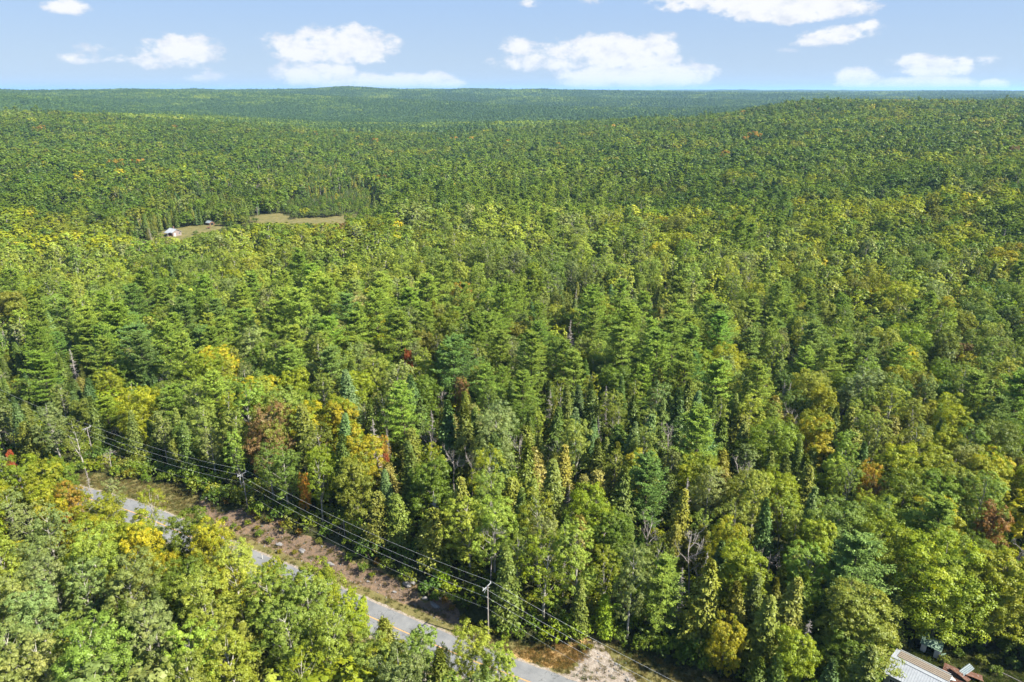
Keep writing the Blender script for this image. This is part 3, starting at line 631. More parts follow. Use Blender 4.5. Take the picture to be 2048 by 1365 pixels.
# trees copied one by one from the photograph: kind, column and row of the top, height, tint, width factor
HERO = [('aspen', 92, 1112, 16, 'ag', 1.01), ('aspen', 154, 1130, 16.5, 'ag', 0.92), ('aspen', 236, 1120, 18.5, 'ag', 1.05), ('aspen', 393, 1151, 17, 'al', 1.01), ('aspen', 18, 1160, 17, 'ag', 1.05), ('aspen', 62, 1180, 16.5, 'ag', 1.01),
        ('aspen', 10, 1255, 16, 'ag', 1.09), ('aspen', 130, 1232, 16, 'as', 1.01), ('aspen', 362, 1262, 18, 'al', 1.13), ('aspen', 455, 1268, 18, 'al', 1.09), ('aspen', 526, 1150, 17.5, 'as', 1.13), ('aspen', 605, 1150, 17, 'as', 1.01), ('aspen', 300, 1210, 13, 'ag', 0.92),
        ('aspen', 190, 1255, 15, 'ag', 0.92), ('aspen', 650, 1240, 17, 'al', 1.09), ('aspen', 575, 1215, 17, 'as', 1.05), ('maple', 705, 1192, 12, 'yg', .85), ('aspen', 845, 1262, 16, 'as', 0.92), ('aspen', 938, 1262, 15.5, 'al', 0.92), ('aspen', 1000, 1290, 14, 'al', 0.97), ('maple', 745, 1282, 12.5, 'as', 1.0), ('cedar', 770, 1243, 10, 'ce', 1.1), ('maple', 765, 1300, 12, 'yg', 1),
        ('spruce', 316, 1177, 14, 'sb', .8), ('maple', 380, 1030, 14.5, 'g', .95), ('maple', 408, 1052, 15, 'y', .72), ('birch', 292, 986, 14.5, 'y', .85), ('birch', 218, 957, 14, 'ag', .95), ('maple', 126, 1030, 9.5, 'red', .62), ('maple', 132, 970, 13, 'or', .75),
        ('maple', 22, 918, 14, 'yg', 1.0), ('maple', 14, 905, 13, 'red', .3), ('maple', 74, 930, 14, 'yg', 1.0), ('maple', 115, 925, 14, 'g', .9), ('birch', 50, 1010, 14, 'ag', 1.4), ('birch', 8, 985, 13, 'ag', 1.2), ('maple', 188, 1005, 13, 'yg', 1.0), ('maple', 250, 1035, 13, 'yg', 1.0),
        ('maple', 290, 1068, 12, 'g', .95), ('maple', 325, 1118, 12.5, 'y', .7), ('maple', 30, 1095, 12, 'y', .8), ('aspen', 462, 1085, 15, 'as', 1.10), ('maple', 537, 1122, 12, 'yg', .7), ('maple', 640, 1136, 13.5, 'yg', .9), ('maple', 100, 968, 13, 'yg', 1), ('maple', 160, 1050, 13, 'y', .95), ('maple', 215, 1075, 13, 'yg', 1), ('maple', 440, 1120, 13, 'y', .8),
        ('deadwood', 560, 1322, 9, 'sp', 1.1), ('maple', 90, 1000, 13, 'y', .8),
        ('maple', 1908, 1103, 17.5, 'yg', 1.25), ('pine', 1888, 998, 20, 'pi', 1.05), ('pine', 1720, 1067, 19, 'pb', 1.1), ('maple', 1762, 1052, 16, 'yg', .85), ('maple', 1741, 1200, 15.5, 'ol', 1.35), ('maple', 1700, 1262, 11, 'ol', 1.15), ('spruce', 1413, 1125, 16.5, 'ce', 1.25), ('spruce', 1481, 1177, 14.5, 'ce', 1.1), ('spruce', 1584, 1160, 17, 'ce', 1.15), ('spruce', 1535, 1186, 15, 'ce', 1.2),
        ('maple', 1457, 1237, 11.5, 'y', .75), ('deadspruce', 1366, 1135, 13, 'sp', 1.0), ('deadspruce', 1618, 1245, 12, 'sp', 1.15), ('maple', 1454, 1047, 14, 'y', .75), ('maple', 1500, 1093, 15, 'yg', 1.1), ('maple', 2022, 1122, 17, 'yg', 1.2), ('maple', 1748, 958, 13, 'rust', .6), ('maple', 1994, 1018, 15, 'rust', .8), ('maple', 1744, 926, 13, 'or', .6), ('maple', 1670, 917, 13.5, 'al', .75),
        ('maple', 1860, 905, 15.5, 'yg', 1.25), ('maple', 1930, 935, 15, 'ol', 1.2), ('maple', 1800, 900, 15, 'yg', 1.15), ('maple', 1990, 925, 15, 'yg', 1.1), ('maple', 1560, 945, 14, 'yg', 1.1), ('maple', 1400, 920, 14, 'yg', 1.0), ('maple', 1285, 907, 15, 'yg', 1.0), ('maple', 1680, 1015, 15, 'as', 1.1), ('maple', 1640, 1040, 14, 'yg', .9), 
        ('maple', 814, 699, 12.5, 'red', .34), ('maple', 925, 757, 12.5, 'rust', .62), ('maple', 583, 738, 16, 'yg', 1.05), ('maple', 620, 813, 14.5, 'y', 1.0), ('birch', 386, 782, 16, 'ag', 1.05), ('deadspruce', 140, 700, 14, 'sp', 1.0), ('birch', 485, 726, 13, 'ag', .95), ('aspen', 789, 727, 17, 'ag', 1.10), ('aspen', 912, 668, 17, 'pi', 1.10), ('aspen', 1720, 736, 18.5, 'ag', 1.35), ('deadwood', 1342, 850, 11, 'sp', 1.0),
        ('spruce', 1364, 779, 17, 'sb', 1.0), ('spruce', 1396, 782, 17, 'sb', .95), ('spruce', 1425, 792, 15, 'sp', .7), ('cedar', 1482, 833, 12, 'ce', 1.3), ('cedar', 1519, 857, 11, 'ce', 1.3), ('maple', 765, 876, 10, 'or', .6), ('maple', 772, 908, 8.5, 'red', .36), ('maple', 605, 952, 10, 'or', .42), ('maple', 722, 744, 15, 'yg', .95), ('cedar', 1214, 1200, 8.5, 'yg', .85),
        ('birch', 1090, 1085, 16, 'yg', 1.25), ('deadspruce', 864, 985, 13, 'sp', 1.0), ('deadspruce', 748, 840, 16, 'sp', 1.05), ('aspen', 939, 999, 16, 'al', 1.10), ('aspen', 987, 1001, 16, 'al', 1.10), ('deadwood', 980, 1048, 14, 'sp', .8), ('maple', 1180, 985, 14, 'yg', 1), ('maple', 1325, 436, 14, 'or', .8), ('maple', 1690, 262, 15, 'rust', 1.2), ('maple', 2030, 292, 15, 'rust', 1.2), ('maple', 285, 518, 15, 'y', 1.1),
        ('pine', 1190, 575, 23, 'pi', 1.1), ('pine', 1250, 655, 22, 'pi', 1.1), ('pine', 1350, 640, 22, 'pi', 1.1), ('pine', 1150, 700, 19, 'pi', .9), ('pine', 545, 605, 22, 'pi', 1.1), ('pine', 175, 615, 20, 'pi', 1.0), ('pine', 690, 590, 21, 'pb', 1.1), ('pine', 750, 580, 22, 'pi', 1), ('pine', 1000, 660, 20, 'pi', 1.0), ('pine', 1520, 730, 20, 'pi', 1.0), ('pine', 1800, 690, 19, 'pi', 1.05), ('maple', 1820, 695, 15, 'y', .8), ('pine', 1440, 630, 22, 'pi', 1),
        ('cedar', 1050, 860, 12, 'ce', 1.1), ('cedar', 905, 830, 12, 'cb', 1.3), ('cedar', 945, 810, 13, 'cb', 1.2), ('spruce', 1060, 825, 14, 'sp', .9), ('spruce', 1110, 815, 15, 'sp', 1.1), ('deadwood', 860, 855, 10, 'sp', 1), ('deadwood', 905, 900, 11, 'sp', 1), ('deadwood', 1490, 925, 12, 'sp', 1.2), ('deadwood', 1210, 1005, 12, 'sp', 1), ('deadwood', 1390, 1070, 14, 'sp', 1), ('deadwood', 1300, 1030, 11, 'sp', 1), ('deadwood', 1660, 990, 9, 'sp', 1), ('deadwood', 885, 780, 10, 'sp', .9), ('deadspruce', 1580, 765, 13, 'sp', 1), ('deadwood', 1545, 1090, 11, 'sp', 1), ('deadwood', 330, 735, 13, 'sp', .9), ('deadspruce', 1140, 640, 14, 'sp', 1.2), ('deadspruce', 170, 935, 8, 'sp', .8)]
# openings the photograph looks through: columns, rows and the distance of what shows in them
def dist_at(px, py): g = unproject(px, py); return g[1]
KEEP = [(181, 196, 856, 905, dist_at(190, 912)), (484, 508, 943, 1020, dist_at(497, 1026)), (962, 992, 1166, 1262, dist_at(977, 1288)), (328, 372, 455, 474, dist_at(349, 471)), (409, 434, 436, 452, dist_at(421, 450)),
        (530, 680, 437, 446, dist_at(600, 440)), (380, 440, 455, 462, dist_at(400, 458)), (1772, 1900, 1306, 1375, dist_at(1810, 1320)), (1845, 1895, 1274, 1318, dist_at(1868, 1312)), (1885, 1960, 1338, 1365, dist_at(1918, 1345)), (1050, 1400, 1300, 1365, dist_at(1180, 1300)), (686, 697, 1035, 1078, dist_at(691, 1082))]
for kd, px, py, h, tn, sx in HERO:
    if (tn in ('red', 'or', 'rust') or kd.startswith('dead') or (px, py) in ((1720, 736), (386, 782), (485, 726), (789, 727), (583, 738), (1396, 782), (1190, 575), (1250, 655), (1150, 700))) and 600 < py < 1130:
        g = unproject(px, py, h); KEEP.append((px - 7, px + 7, py + 3, py + 24, g[1] - 1))
def blocks_view(x, y, z, h, wd):
    tx, ty = project(x, y, z + h * .97); bx, by = project(x, y, z + h * .25); r = F * wd * .46 / math.hypot(y, H - z - h * .6)
    for (a, b, c, d, dist) in KEEP:
        if y < dist - 1 and tx + r > a and tx - r < b and ty < d and by > c: return True
    return False
for kd, px, py, h, tn, sx in HERO:
    g = unproject(px, py, h)
    if g is None: continue
    z = T(*g)
    place(kd, g[0], g[1], z, h, jit(tn), sx, True, None, tn)

# the rest of the wood, thrown like darts so crowns pack without overlapping too much
def frustum_ok(x, y, z, mx=230, lo=1560, hi=-1e9):
    px, py = project(x, y, z); return (px > -mx) & (px < 2048 + mx) & (py < lo), px, py
def candidates(y0, y1, step):
    ny = int((y1 - y0) / step); out = []
    for j in range(ny):
        y = y0 + j * step; xm = y * 0.88 + 35; xs = np.arange(-xm, xm, step); out.append(np.stack([xs + rng.uniform(-.48, .48, len(xs)) * step, y + rng.uniform(-.48, .48, len(xs)) * step], 1))
    P = np.vstack(out); rng.shuffle(P); return P
def line_y(line, px): return np.interp(px, line[:, 0], line[:, 1])
for (y0, y1, st) in ((34, 300, 2.0), (300, 650, 2.9), (650, 1350, 3.9)):
    P = candidates(y0, y1, st); X, Y = P[:, 0], P[:, 1]; Z = T(X, Y); ok, PX, PY = frustum_ok(X, Y, Z + 15)
    P, X, Y, Z, PX, PY = P[ok], X[ok], Y[ok], Z[ok], PX[ok], PY[ok]
    SD = road_sd(X, Y) if y0 < 200 else np.full(len(X), 99.0)
    clear = np.abs(SD) < (5.6)
    for q in OPEN: clear |= inside(q, X, Y)
    big = vnoise(X, Y, 60, 11) * .6 + vnoise(X, Y, 22, 12) * .4; FU = .5 + .42 * (vnoise(X, Y, 45, 31) * .6 + vnoise(X, Y, 110, 32) * .55); CU = vnoise(X, Y, 55, 41) * .65 + vnoise(X, Y, 24, 42) * .4; HT = vnoise(X, Y, 70, 33) * .6 + vnoise(X, Y, 28, 34) * .4
    for i in np.nonzero(~clear)[0]:
        x, y, z, px, py = X[i], Y[i], Z[i], PX[i], PY[i]
        cx_ = int(np.clip((px + rng.normal() * 55) // 128, 0, 15)); r_ = int(np.clip(np.searchsorted(ROWY, py + rng.normal() * 22) - 1, 0, len(SMAP) - 1)); let = SMAP[r_][cx_]
        nearside = SD[i] < 0 and y < 200
        if nearside and let not in 'gy': let = 'g'
        if not nearside and y < 200 and let == 'g' and py > 1000: let = 'm'
        mixp = np.array(MIX[let]); ff = .72 if y > 300 else .2; u_ = rng.random(); u_ = float(np.clip(FU[i] + (u_ - .5) * .3, 0, .999)) if rng.random() < (ff if let != 's' else .3) else u_; kd = KN[int(np.searchsorted(np.cumsum(mixp) / mixp.sum(), u_))]
        b_h = KIND[kd][0]; h = b_h * float(np.clip(rng.normal(1.0, .13) * (1 + .22 * HT[i]), .55, 1.35))
        if let == 'w': h *= .55
        if let == 'p' and kd not in ('pine',): h *= .85
        if let == 's': h *= .8
        if nearside: h *= 1.0
        sx = float(np.clip(rng.normal(1, .1), .75, 1.25))
        if let == 'w': sx *= 1.2
        if y > 320 and kd in ('maple', 'aspen', 'birch'): sx *= 1.24
        r = KIND[kd][2] * h / b_h * sx
        if not near_ok(x, y, r): continue
        # crown must not hide what the photograph shows behind it
        for line, yb, cond in ((LINE1, 0, nearside), (LINE2, 0, 260 < y < 640 and project(x, y, z)[1] > line_y(LINE2, px) - 4)):
            if cond:
                for _ in range(9):
                    tx, ty = project(x, y, z + h); rpx = F * KIND[kd][1] * .42 * h / b_h * sx / math.hypot(y, H)
                    lim = max(line_y(line, tx), line_y(line, tx - rpx * .8) - 14, line_y(line, tx + rpx * .8) - 14) if line is LINE1 else line_y(line, tx)
                    if line is LINE2 and not (240 < tx < 790): break
                    if ty >= lim + (3 if line is LINE1 else -4): break
                    h *= .93
        if y < 700 and inside(BRUSH, np.array([x]), np.array([y]))[0]: h *= .38; kd = kd if kd != 'pine' else 'maple'
        elif h < b_h * .55: continue
        if y < 640 and blocks_view(x, y, z, h, KIND[kd][1] * h / b_h * sx): continue
        if y < 260 and h > 5 and wire_gap(x, y) < 1.0 + .4 * KIND[kd][1] * h / b_h * sx: continue
        pal = TPAL[kd]
        if kd == 'maple' and let == 'y': pal = YPAL
        if kd == 'maple' and let == 'b': pal = BPAL
        if kd == 'maple' and y > 430 and let in 'hq': pal = [('yg', .10), ('y', .006), ('ol', .14), ('g', .38), ('dg', .42), ('or', .003)]
        if kd == 'aspen' and y > 430 and let in 'hq': pal = [('as', .5), ('g', .5)]
        if kd == 'maple' and let == 'a': pal = [('al', .34), ('as', .40), ('yg', .12), ('g', .14)]
        if kd == 'aspen' and let == 'a': pal = [('al', .45), ('as', .35), ('ag', .2)]
        if kd == 'aspen' and nearside: pal = [('ag', .55), ('as', .25), ('al', .2)]
        tn = pick(pal, float(np.clip(.5 + .5 * CU[i] + (rng.random() - .5) * .45, 0, .999)) if y > 260 and rng.random() < .85 else None); place(kd, x, y, z, h, jit(tn, big[i], .65 if y > 260 else 1), sx, False, None, tn)
print('trees', len(TREES))

# understorey: low bushes between the trunks and along the edges
SHR = bpy.data.collections.new('forms_shrub'); SHM = []
for v in range(4):
    tr, cr = shrub(np.random.default_rng(50 + v), 2.6, 3.4); me = join(tr, cr).mesh('shrub_form', [M['dark'], M['leaf']]); SHR.objects.link(bpy.data.objects.new('form_shrub_%02d' % v, me))
    tr, cr = shrub(np.random.default_rng(80 + v), 2.2, 2.6, n=11, ntf=9, nlf=12, ls=.11); SHM.append((tr.mesh('shrub_stem', M['dark']), cr.mesh('shrub_crown', M['leaf'])))

# ------------------------------------------------------------------ words for where a tree stands
COLW = ['at the left edge of the photo', 'far left', 'left of the house', 'well left of centre', 'left of centre', 'just left of centre', 'just right of centre', 'right of centre', 'well right of centre', 'far right', 'at the right edge of the photo']
def colword(px):
    b = [90, 270, 450, 640, 830, 1024, 1230, 1450, 1680, 1930]; return int(np.searchsorted(b, px))
COLW = ['left edge', 'far left', 'left side', 'quarter from left', 'left of centre', 'left of middle', 'right of middle', 'right of centre', 'right side', 'far right', 'right edge']
def zone(t, px, py, sd):
    if sd < 0 and t['y'] < 200:
        return 'below the road, bottom' if py > 1230 else ('below the road' if py > 1090 else 'by the left bend')
    if sd < 26: return 'edging the roadside'
    if py > 1150: return 'low above the road'
    if py > 1030: return 'in the lower wood'
    if py > 930: return 'in the mixed wood'
    if py > 850: return 'in the cedar strip'
    if py > 780: return 'in front of the pines'
    if py > 700: return 'among the front pines'
    if py > 630: return 'in the pine stand'
    return 'behind the pine stand'
ORD = ['first', 'second', 'third', 'fourth', 'fifth', 'sixth', 'seventh', 'eighth', 'ninth', 'tenth', 'eleventh', 'twelfth', 'thirteenth', 'fourteenth', 'fifteenth', 'sixteenth', 'seventeenth', 'eighteenth', 'nineteenth', 'twentieth'] + ['twenty-' + q for q in 'first second third fourth fifth sixth seventh eighth ninth'.split()] + ['thirtieth'] + ['thirty-' + q for q in 'first second third fourth fifth sixth seventh eighth ninth'.split()]
KW = {'maple': ('maple_tree', 'maple', 'maple tree'), 'aspen': ('aspen_tree', 'aspen', 'aspen tree'), 'birch': ('birch_tree', 'birch', 'birch tree'), 'pine': ('pine_tree', 'pine', 'pine tree'), 'spruce': ('spruce_tree', 'spruce', 'spruce tree'), 'cedar': ('cedar_tree', 'cedar', 'cedar tree'),
      'deadspruce': ('dead_conifer', 'bare dead conifer', 'dead tree'), 'deadwood': ('dead_tree', 'bare dead hardwood', 'dead tree')}

TX = np.array([t['x'] for t in TREES]); TY = np.array([t['y'] for t in TREES]); TZ_ = np.array([t['z'] for t in TREES]); TH = np.array([t['h'] for t in TREES])
PXm, PYm = project(TX, TY, TZ_ + TH * .72); vis = (PXm > -25) & (PXm < 2073) & (PYm > 150) & (PYm < 1395)
app = TH / np.hypot(TX, np.hypot(TY, H)); SDm = np.where(TY < 260, road_sd(TX, TY), 99)
chosen = set()
for kk in (('maple',), ('aspen',), ('birch',), ('pine',), ('spruce',), ('cedar',), ('deadspruce', 'deadwood')):
    ids = [i for i, t in enumerate(TREES) if t['kd'] in kk and vis[i] and (TY[i] < 420 or t['hero'])]
    ids.sort(key=lambda i: -(app[i] + (10 if TREES[i]['hero'] else 0))); chosen.update(ids[:300])
groups = {}
for i in sorted(chosen):
    t = TREES[i]; nm, word, cat = KW[t['kd']]; size = 'tall' if t['h'] > KIND[t['kd']][0] * 1.1 else ('small' if t['h'] < KIND[t['kd']][0] * .85 else '')
    colr = '' if t['kd'].startswith('dead') else TWORD[t['tn']]
    key = (' '.join(q for q in (size, colr, word) if q), zone(t, PXm[i], PYm[i], SDm[i]), colword(PXm[i])); groups.setdefault(key, []).append(i)
for (what, zn, cw), ids in groups.items():
    ids.sort(key=lambda i: -PYm[i])
    for k, i in enumerate(ids):
        lab = '%s %s, %s' % (what, zn, COLW[cw])
        if len(ids) == 2: lab += ', the %s of two' % ('nearer' if k == 0 else 'farther')
        elif len(ids) > 2: lab += ', ' + ('nearest of its kind' if k == 0 else ('farthest of its kind' if k == len(ids) - 1 else '%s nearest' % ORD[k]))
        TREES[i]['label'] = lab
GRP = {'maple': 'maples in the wood', 'aspen': 'aspens in the wood', 'birch': 'birches in the wood', 'pine': 'white pines in the wood', 'spruce': 'spruces in the wood', 'cedar': 'cedars in the wood', 'deadspruce': 'bare dead trees', 'deadwood': 'bare dead trees'}
for i in sorted(chosen):
    t = TREES[i]; kd = t['kd']; v = int(rng.integers(KIND[kd][5])); s = t['h'] / KIND[kd][0]; nm, word, cat = KW[kd]
    root = empty(nm, (t['x'], t['y'], t['z']), rng.uniform(0, 6.28), t['label'], cat, GRP[kd]); root.scale = (s * t['sx'], s * t['sx'], s)
    a = bpy.data.objects.new('trunk', PROTO[kd, v][0]); COL.objects.link(a); a.parent = root
    b = bpy.data.objects.new('branches' if kd.startswith('dead') else 'crown', PROTO[kd, v][1]); COL.objects.link(b); b.parent = root; b['tint'] = [float(q) for q in t['tint']]; b['tint2'] = [float(q) for q in tint2_of(t, True)]
rest = [i for i in range(len(TREES)) if i not in chosen]
RW = {'maple': ('maple_forest', 'green hardwood crowns of the farther forest beyond the pines', 'maple forest'), 'aspen': ('aspen_forest', 'light green aspen crowns filling the farther valley forest', 'aspen forest'), 'birch': ('birch_forest', 'thin-crowned birches scattered in the farther forest', 'birch forest'),
      'pine': ('pine_forest', 'dark white pines rising through the farther forest', 'pine forest'), 'spruce': ('spruce_forest', 'narrow dark spruces of the farther valley forest', 'spruce forest'), 'cedar': ('cedar_forest', 'olive cedars crowded in the farther swampy forest', 'cedar forest'),
      'deadspruce': ('dead_conifer_stand', 'bare grey conifers scattered in the farther forest', 'dead trees'), 'deadwood': ('dead_hardwood_stand', 'bare grey hardwoods scattered in the farther forest', 'dead trees')}
for kd in KIND:
    for lod in (1, 2):
        pass
for kd in KIND:
    ids = [i for i in rest if TREES[i]['kd'] == kd]
    if not ids: continue
    # one object: the nearer forms and the coarser far forms are picked by index from one collection
    c = bpy.data.collections.new('wood_' + kd)
    for lod in (1, 2):
        for o in LODC[kd, lod].objects: c.objects.link(o)
    P = [(TREES[i]['x'], TREES[i]['y'], TREES[i]['z']) for i in ids]; R = [(0, 0, rng.uniform(0, 6.28)) for i in ids]
    S = [(TREES[i]['h'] / KIND[kd][0] * TREES[i]['sx'],) * 2 + (TREES[i]['h'] / KIND[kd][0],) for i in ids]
    I = [int(rng.integers(4)) if TREES[i]['y'] < 560 else 4 + int(rng.integers(3)) for i in ids]
    scatter(*RW[kd], c, P, R, S, I, [TREES[i]['tint'] for i in ids], [tint2_of(TREES[i], False) for i in ids])

# understorey scatter
P = candidates(40, 330, 2.6); X, Y = P[:, 0], P[:, 1]; Z = T(X, Y); ok, PX, PY = frustum_ok(X, Y, Z + 2, 150, 1480); sd = road_sd(X, Y); ok &= np.abs(sd) > 6.0
for q in OPEN: ok &= ~inside(q, X, Y)
X, Y, Z = X[ok], Y[ok], Z[ok]; n = len(X); s = rng.uniform(.5, 1.5, n)
scatter('undergrowth', 'low green bushes growing between the trunks of the wood', 'undergrowth', SHR, np.stack([X, Y, Z], 1), np.stack([0 * s, 0 * s, rng.uniform(0, 6.28, n)], 1), np.stack([s, s, s * rng.uniform(.7, 1.3, n)], 1), rng.integers(0, 4, n),
        np.array([jit(['g', 'dg', 'ol', 'yg', 'g'][int(k)]) for k in rng.integers(0, 5, n)]))

# ------------------------------------------------------------------ far forest: blocks of small trees, each block a patch of wood on the hills
def patch_mesh(seed, size, ntree, faces, hs, ls, m_='patch'):
    r = np.random.default_rng(seed); mb = MB(); tv = []; g = int(math.sqrt(ntree))
    for i in range(g):
        for j in range(g):
            x = (i + r.uniform(-.1, 1.1)) / g * size - size / 2; y = (j + r.uniform(-.1, 1.1)) / g * size - size / 2; con = r.random() < .16
            h = hs * r.uniform(.7, 1.2) * (1.2 if con else 1); wd = size / g * (1.0 if con else 1.5) * r.uniform(.7, 1.35); n = faces
            d = unit(r.normal(size=(n, 3)) + [0, 0, .5]); d[:, 2] = np.abs(d[:, 2]) * 1.0 - .15
            if con:
                t = r.random(n) ** .6; pos = np.stack([d[:, 0] * wd * .5 * t, d[:, 1] * wd * .5 * t, h * (1 - t * .75)], 1); nn = unit(np.c_[d[:, :2], np.full(n, .5)]) + r.normal(size=(n, 3)) * .35
            else:
                lump = 1 + .18 * np.sin(d[:, 0] * 5 + i) * np.sin(d[:, 1] * 5 + j); pos = np.stack([d[:, 0] * wd * .5 * lump, d[:, 1] * wd * .5 * lump, h * .68 + d[:, 2] * h * .32 * lump], 1); nn = d + [0, 0, .15] + r.normal(size=(n, 3)) * .22
            leafq(mb, pos + [x, y, 0], nn, ls * r.uniform(.75, 1.3, n), r, asp=.75, lv=r.random(n)); q = r.random() * (.35 if con else 1.0); tv.append(np.full(n * 4, q))
    me = mb.mesh('forest_block', M[m_]); a = me.attributes.new('tv', 'FLOAT', 'POINT'); a.data.foreach_set('value', np.concatenate(tv).astype(np.float32)); return me
PA = bpy.data.collections.new('forest_blocks_near'); PB = bpy.data.collections.new('forest_blocks_far'); PM = bpy.data.collections.new('forest_blocks_valley')
for v in range(6): PA.objects.link(bpy.data.objects.new('block_near_%d' % v, patch_mesh(v, 46, 49, 130, 15.5, 1.0)))
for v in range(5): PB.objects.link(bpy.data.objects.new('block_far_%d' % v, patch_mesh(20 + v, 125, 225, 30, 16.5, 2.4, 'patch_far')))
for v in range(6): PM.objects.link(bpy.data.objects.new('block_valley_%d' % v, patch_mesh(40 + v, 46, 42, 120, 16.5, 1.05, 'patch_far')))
def turn(gx, gy):
    out = []
    for a, b in zip(gx, gy):
        nz = Vector((-a, -b, 1)).normalized(); m_ = Vector((0, 0, 1)).rotation_difference(nz).to_matrix() @ Matrix.Rotation(math.pi / 2 * int(rng.integers(4)) + rng.uniform(-.12, .12), 3, 'Z'); out.append(tuple(m_.to_euler('XYZ')))
    return np.array(out)
def blocks(y0, y1, st):
    out = []
    for j in range(int((y1 - y0) / st)):
        y = y0 + st * (j + .5); xm = y * .86 + 60; k = int(xm / st)
        for i in range(-k, k + 1): out.append((i * st, y))
    return np.array(out)
for (nm, lab, y0, y1, st, coll, nv) in (('hillside_forest', 'forest covering the nearer ridges beyond the pines as one mass', 1352, 1860, 46.0, PA, 6), ('valley_forest', 'darker forest in the valley and far hills behind the first ridge', 1860, 4000, 46.0, PM, 6), ('distant_forest', 'bluish far-off forest reaching the horizon', 4000, 15000, 125.0, PB, 5)):
    B = blocks(y0, y1, st); X, Y = B[:, 0], B[:, 1]; Z = T(X, Y); e = st * .4; gx = (T(X + e, Y) - T(X - e, Y)) / (2 * e); gy = (T(X, Y + e) - T(X, Y - e)) / (2 * e); n = len(X); X = X + (np.arange(n) % 7 - 3) * 0; scatter(nm, lab, 'forest', coll, np.stack([X + rng.uniform(-.06, .06, n) * st, Y + rng.uniform(-.06, .06, n) * st, Z - .5], 1), turn(gx, gy), np.ones((n, 3)) * [1.03, 1.03, 1], rng.integers(0, nv, n), np.ones((n, 3)) * .1)
    print(nm, n)

# ------------------------------------------------------------------ verge: grass tufts, weeds, rubble, boulders, bushes
GC = bpy.data.collections.new('forms_grass')
for v in range(3):
    r = np.random.default_rng(v); mb = MB(); n = 46; b = r.normal(size=(n, 3)) * [.22, .22, 0]; d = unit(np.c_[r.normal(size=(n, 2)) * .45, np.ones(n)]); L = r.uniform(.12, .34, n)[:, None]
    wv = unit(np.cross(d, r.normal(size=(n, 3)))) * .022; V = np.stack([b - wv, b + wv, b + d * L + wv * .3, b + d * L - wv * .3], 1).reshape(-1, 3); mb.add(V, np.arange(n * 4).reshape(n, 4), r.random(n * 4))
    GC.objects.link(bpy.data.objects.new('form_grass_%d' % v, mb.mesh('grass_form', M['leaf'])))
def scatter_pts(poly, n, seed, cond=None):
    r = np.random.default_rng(seed); lo, hi = poly.min(0), poly.max(0); P = r.uniform(lo, hi, (n, 2)); ok = inside(poly, P[:, 0], P[:, 1]); P = P[ok]
    if cond is not None: P = P[cond(P)]
    return P
off = lambda P: np.abs(road_sd(P[:, 0], P[:, 1])) > 3.9
P1 = scatter_pts(VERGE, 60000, 1, off); P2 = scatter_pts(RUST, 420, 2, off); P3 = scatter_pts(PLOT, 9000, 3); dirt = inside(DIRT, P1[:, 0], P1[:, 1]) | inside(GRAV, P1[:, 0], P1[:, 1]); P1 = P1[~dirt | (np.random.default_rng(5).random(len(P1)) < .22)]
P = np.vstack([P1, P2, P3]); n = len(P); s = rng.uniform(.5, 1.4, n); pal = np.array([(.17, .145, .05), (.21, .165, .065), (.10, .12, .03), (.14, .115, .042)])
tint = pal[rng.integers(0, 4, n)] * rng.uniform(.75, 1.2, (n, 1)); tint[len(P1):len(P1) + len(P2)] = np.array([.34, .215, .08]) * rng.uniform(.6, 1.2, (len(P2), 1)); tint[len(P1) + len(P2):] *= [.55, .8, .6]
scatter('grass', 'dry tan and rusty grass on the roadside verge', 'grass', GC, np.c_[P, T(P[:, 0], P[:, 1])], np.c_[np.zeros((n, 2)), rng.uniform(0, 6.28, n)], np.stack([s, s, s], 1), rng.integers(0, 3, n), tint)

M['rock'] = surf('rock', (.10, .095, .095), (.19, .18, .185), 5, c3=(.27, .26, .265), bump=.6)
def rock_mb(seed, flat=.6):
    r = np.random.default_rng(seed); mb = MB(); nu, nv = 10, 6; V = []
    ph = r.uniform(0, 6, 6)
    for i in range(nv + 1):
        for j in range(nu):
            a, b = math.pi * i / nv, 2 * math.pi * j / nu; d = np.array([math.sin(a) * math.cos(b), math.sin(a) * math.sin(b), math.cos(a)])
            k = 1 + .22 * math.sin(3 * d[0] + ph[0]) + .2 * math.sin(4 * d[1] + ph[1]) + .15 * math.sin(5 * d[2] + ph[2]) + r.normal() * .03; V.append(np.sign(d) * np.abs(d) ** .75 * k * [1, .8, flat])
    mb.add(V, [(i * nu + j, (i + 1) * nu + j, (i + 1) * nu + (j + 1) % nu, i * nu + (j + 1) % nu) for i in range(nv) for j in range(nu)]); return mb
RC_ = bpy.data.collections.new('forms_rubble')
for v in range(4): RC_.objects.link(bpy.data.objects.new('form_rubble_%d' % v, rock_mb(v).mesh('rubble_form', M['rock'])))
P = np.vstack([scatter_pts(DIRT, 1700, 7, lambda P: road_sd(P[:, 0], P[:, 1]) > 5), scatter_pts(GRAV, 260, 8, off)]); n = len(P); s = rng.uniform(.04, .17, n) * np.where(rng.random(n) < .06, 2.2, 1)
scatter('rubble', 'loose grey stones strewn over the cut bank and gravel', 'rubble', RC_, np.c_[P, T(P[:, 0], P[:, 1])], rng.uniform(0, 6, (n, 3)), np.stack([s, s, s], 1), rng.integers(0, 4, n), np.ones((n, 3)))
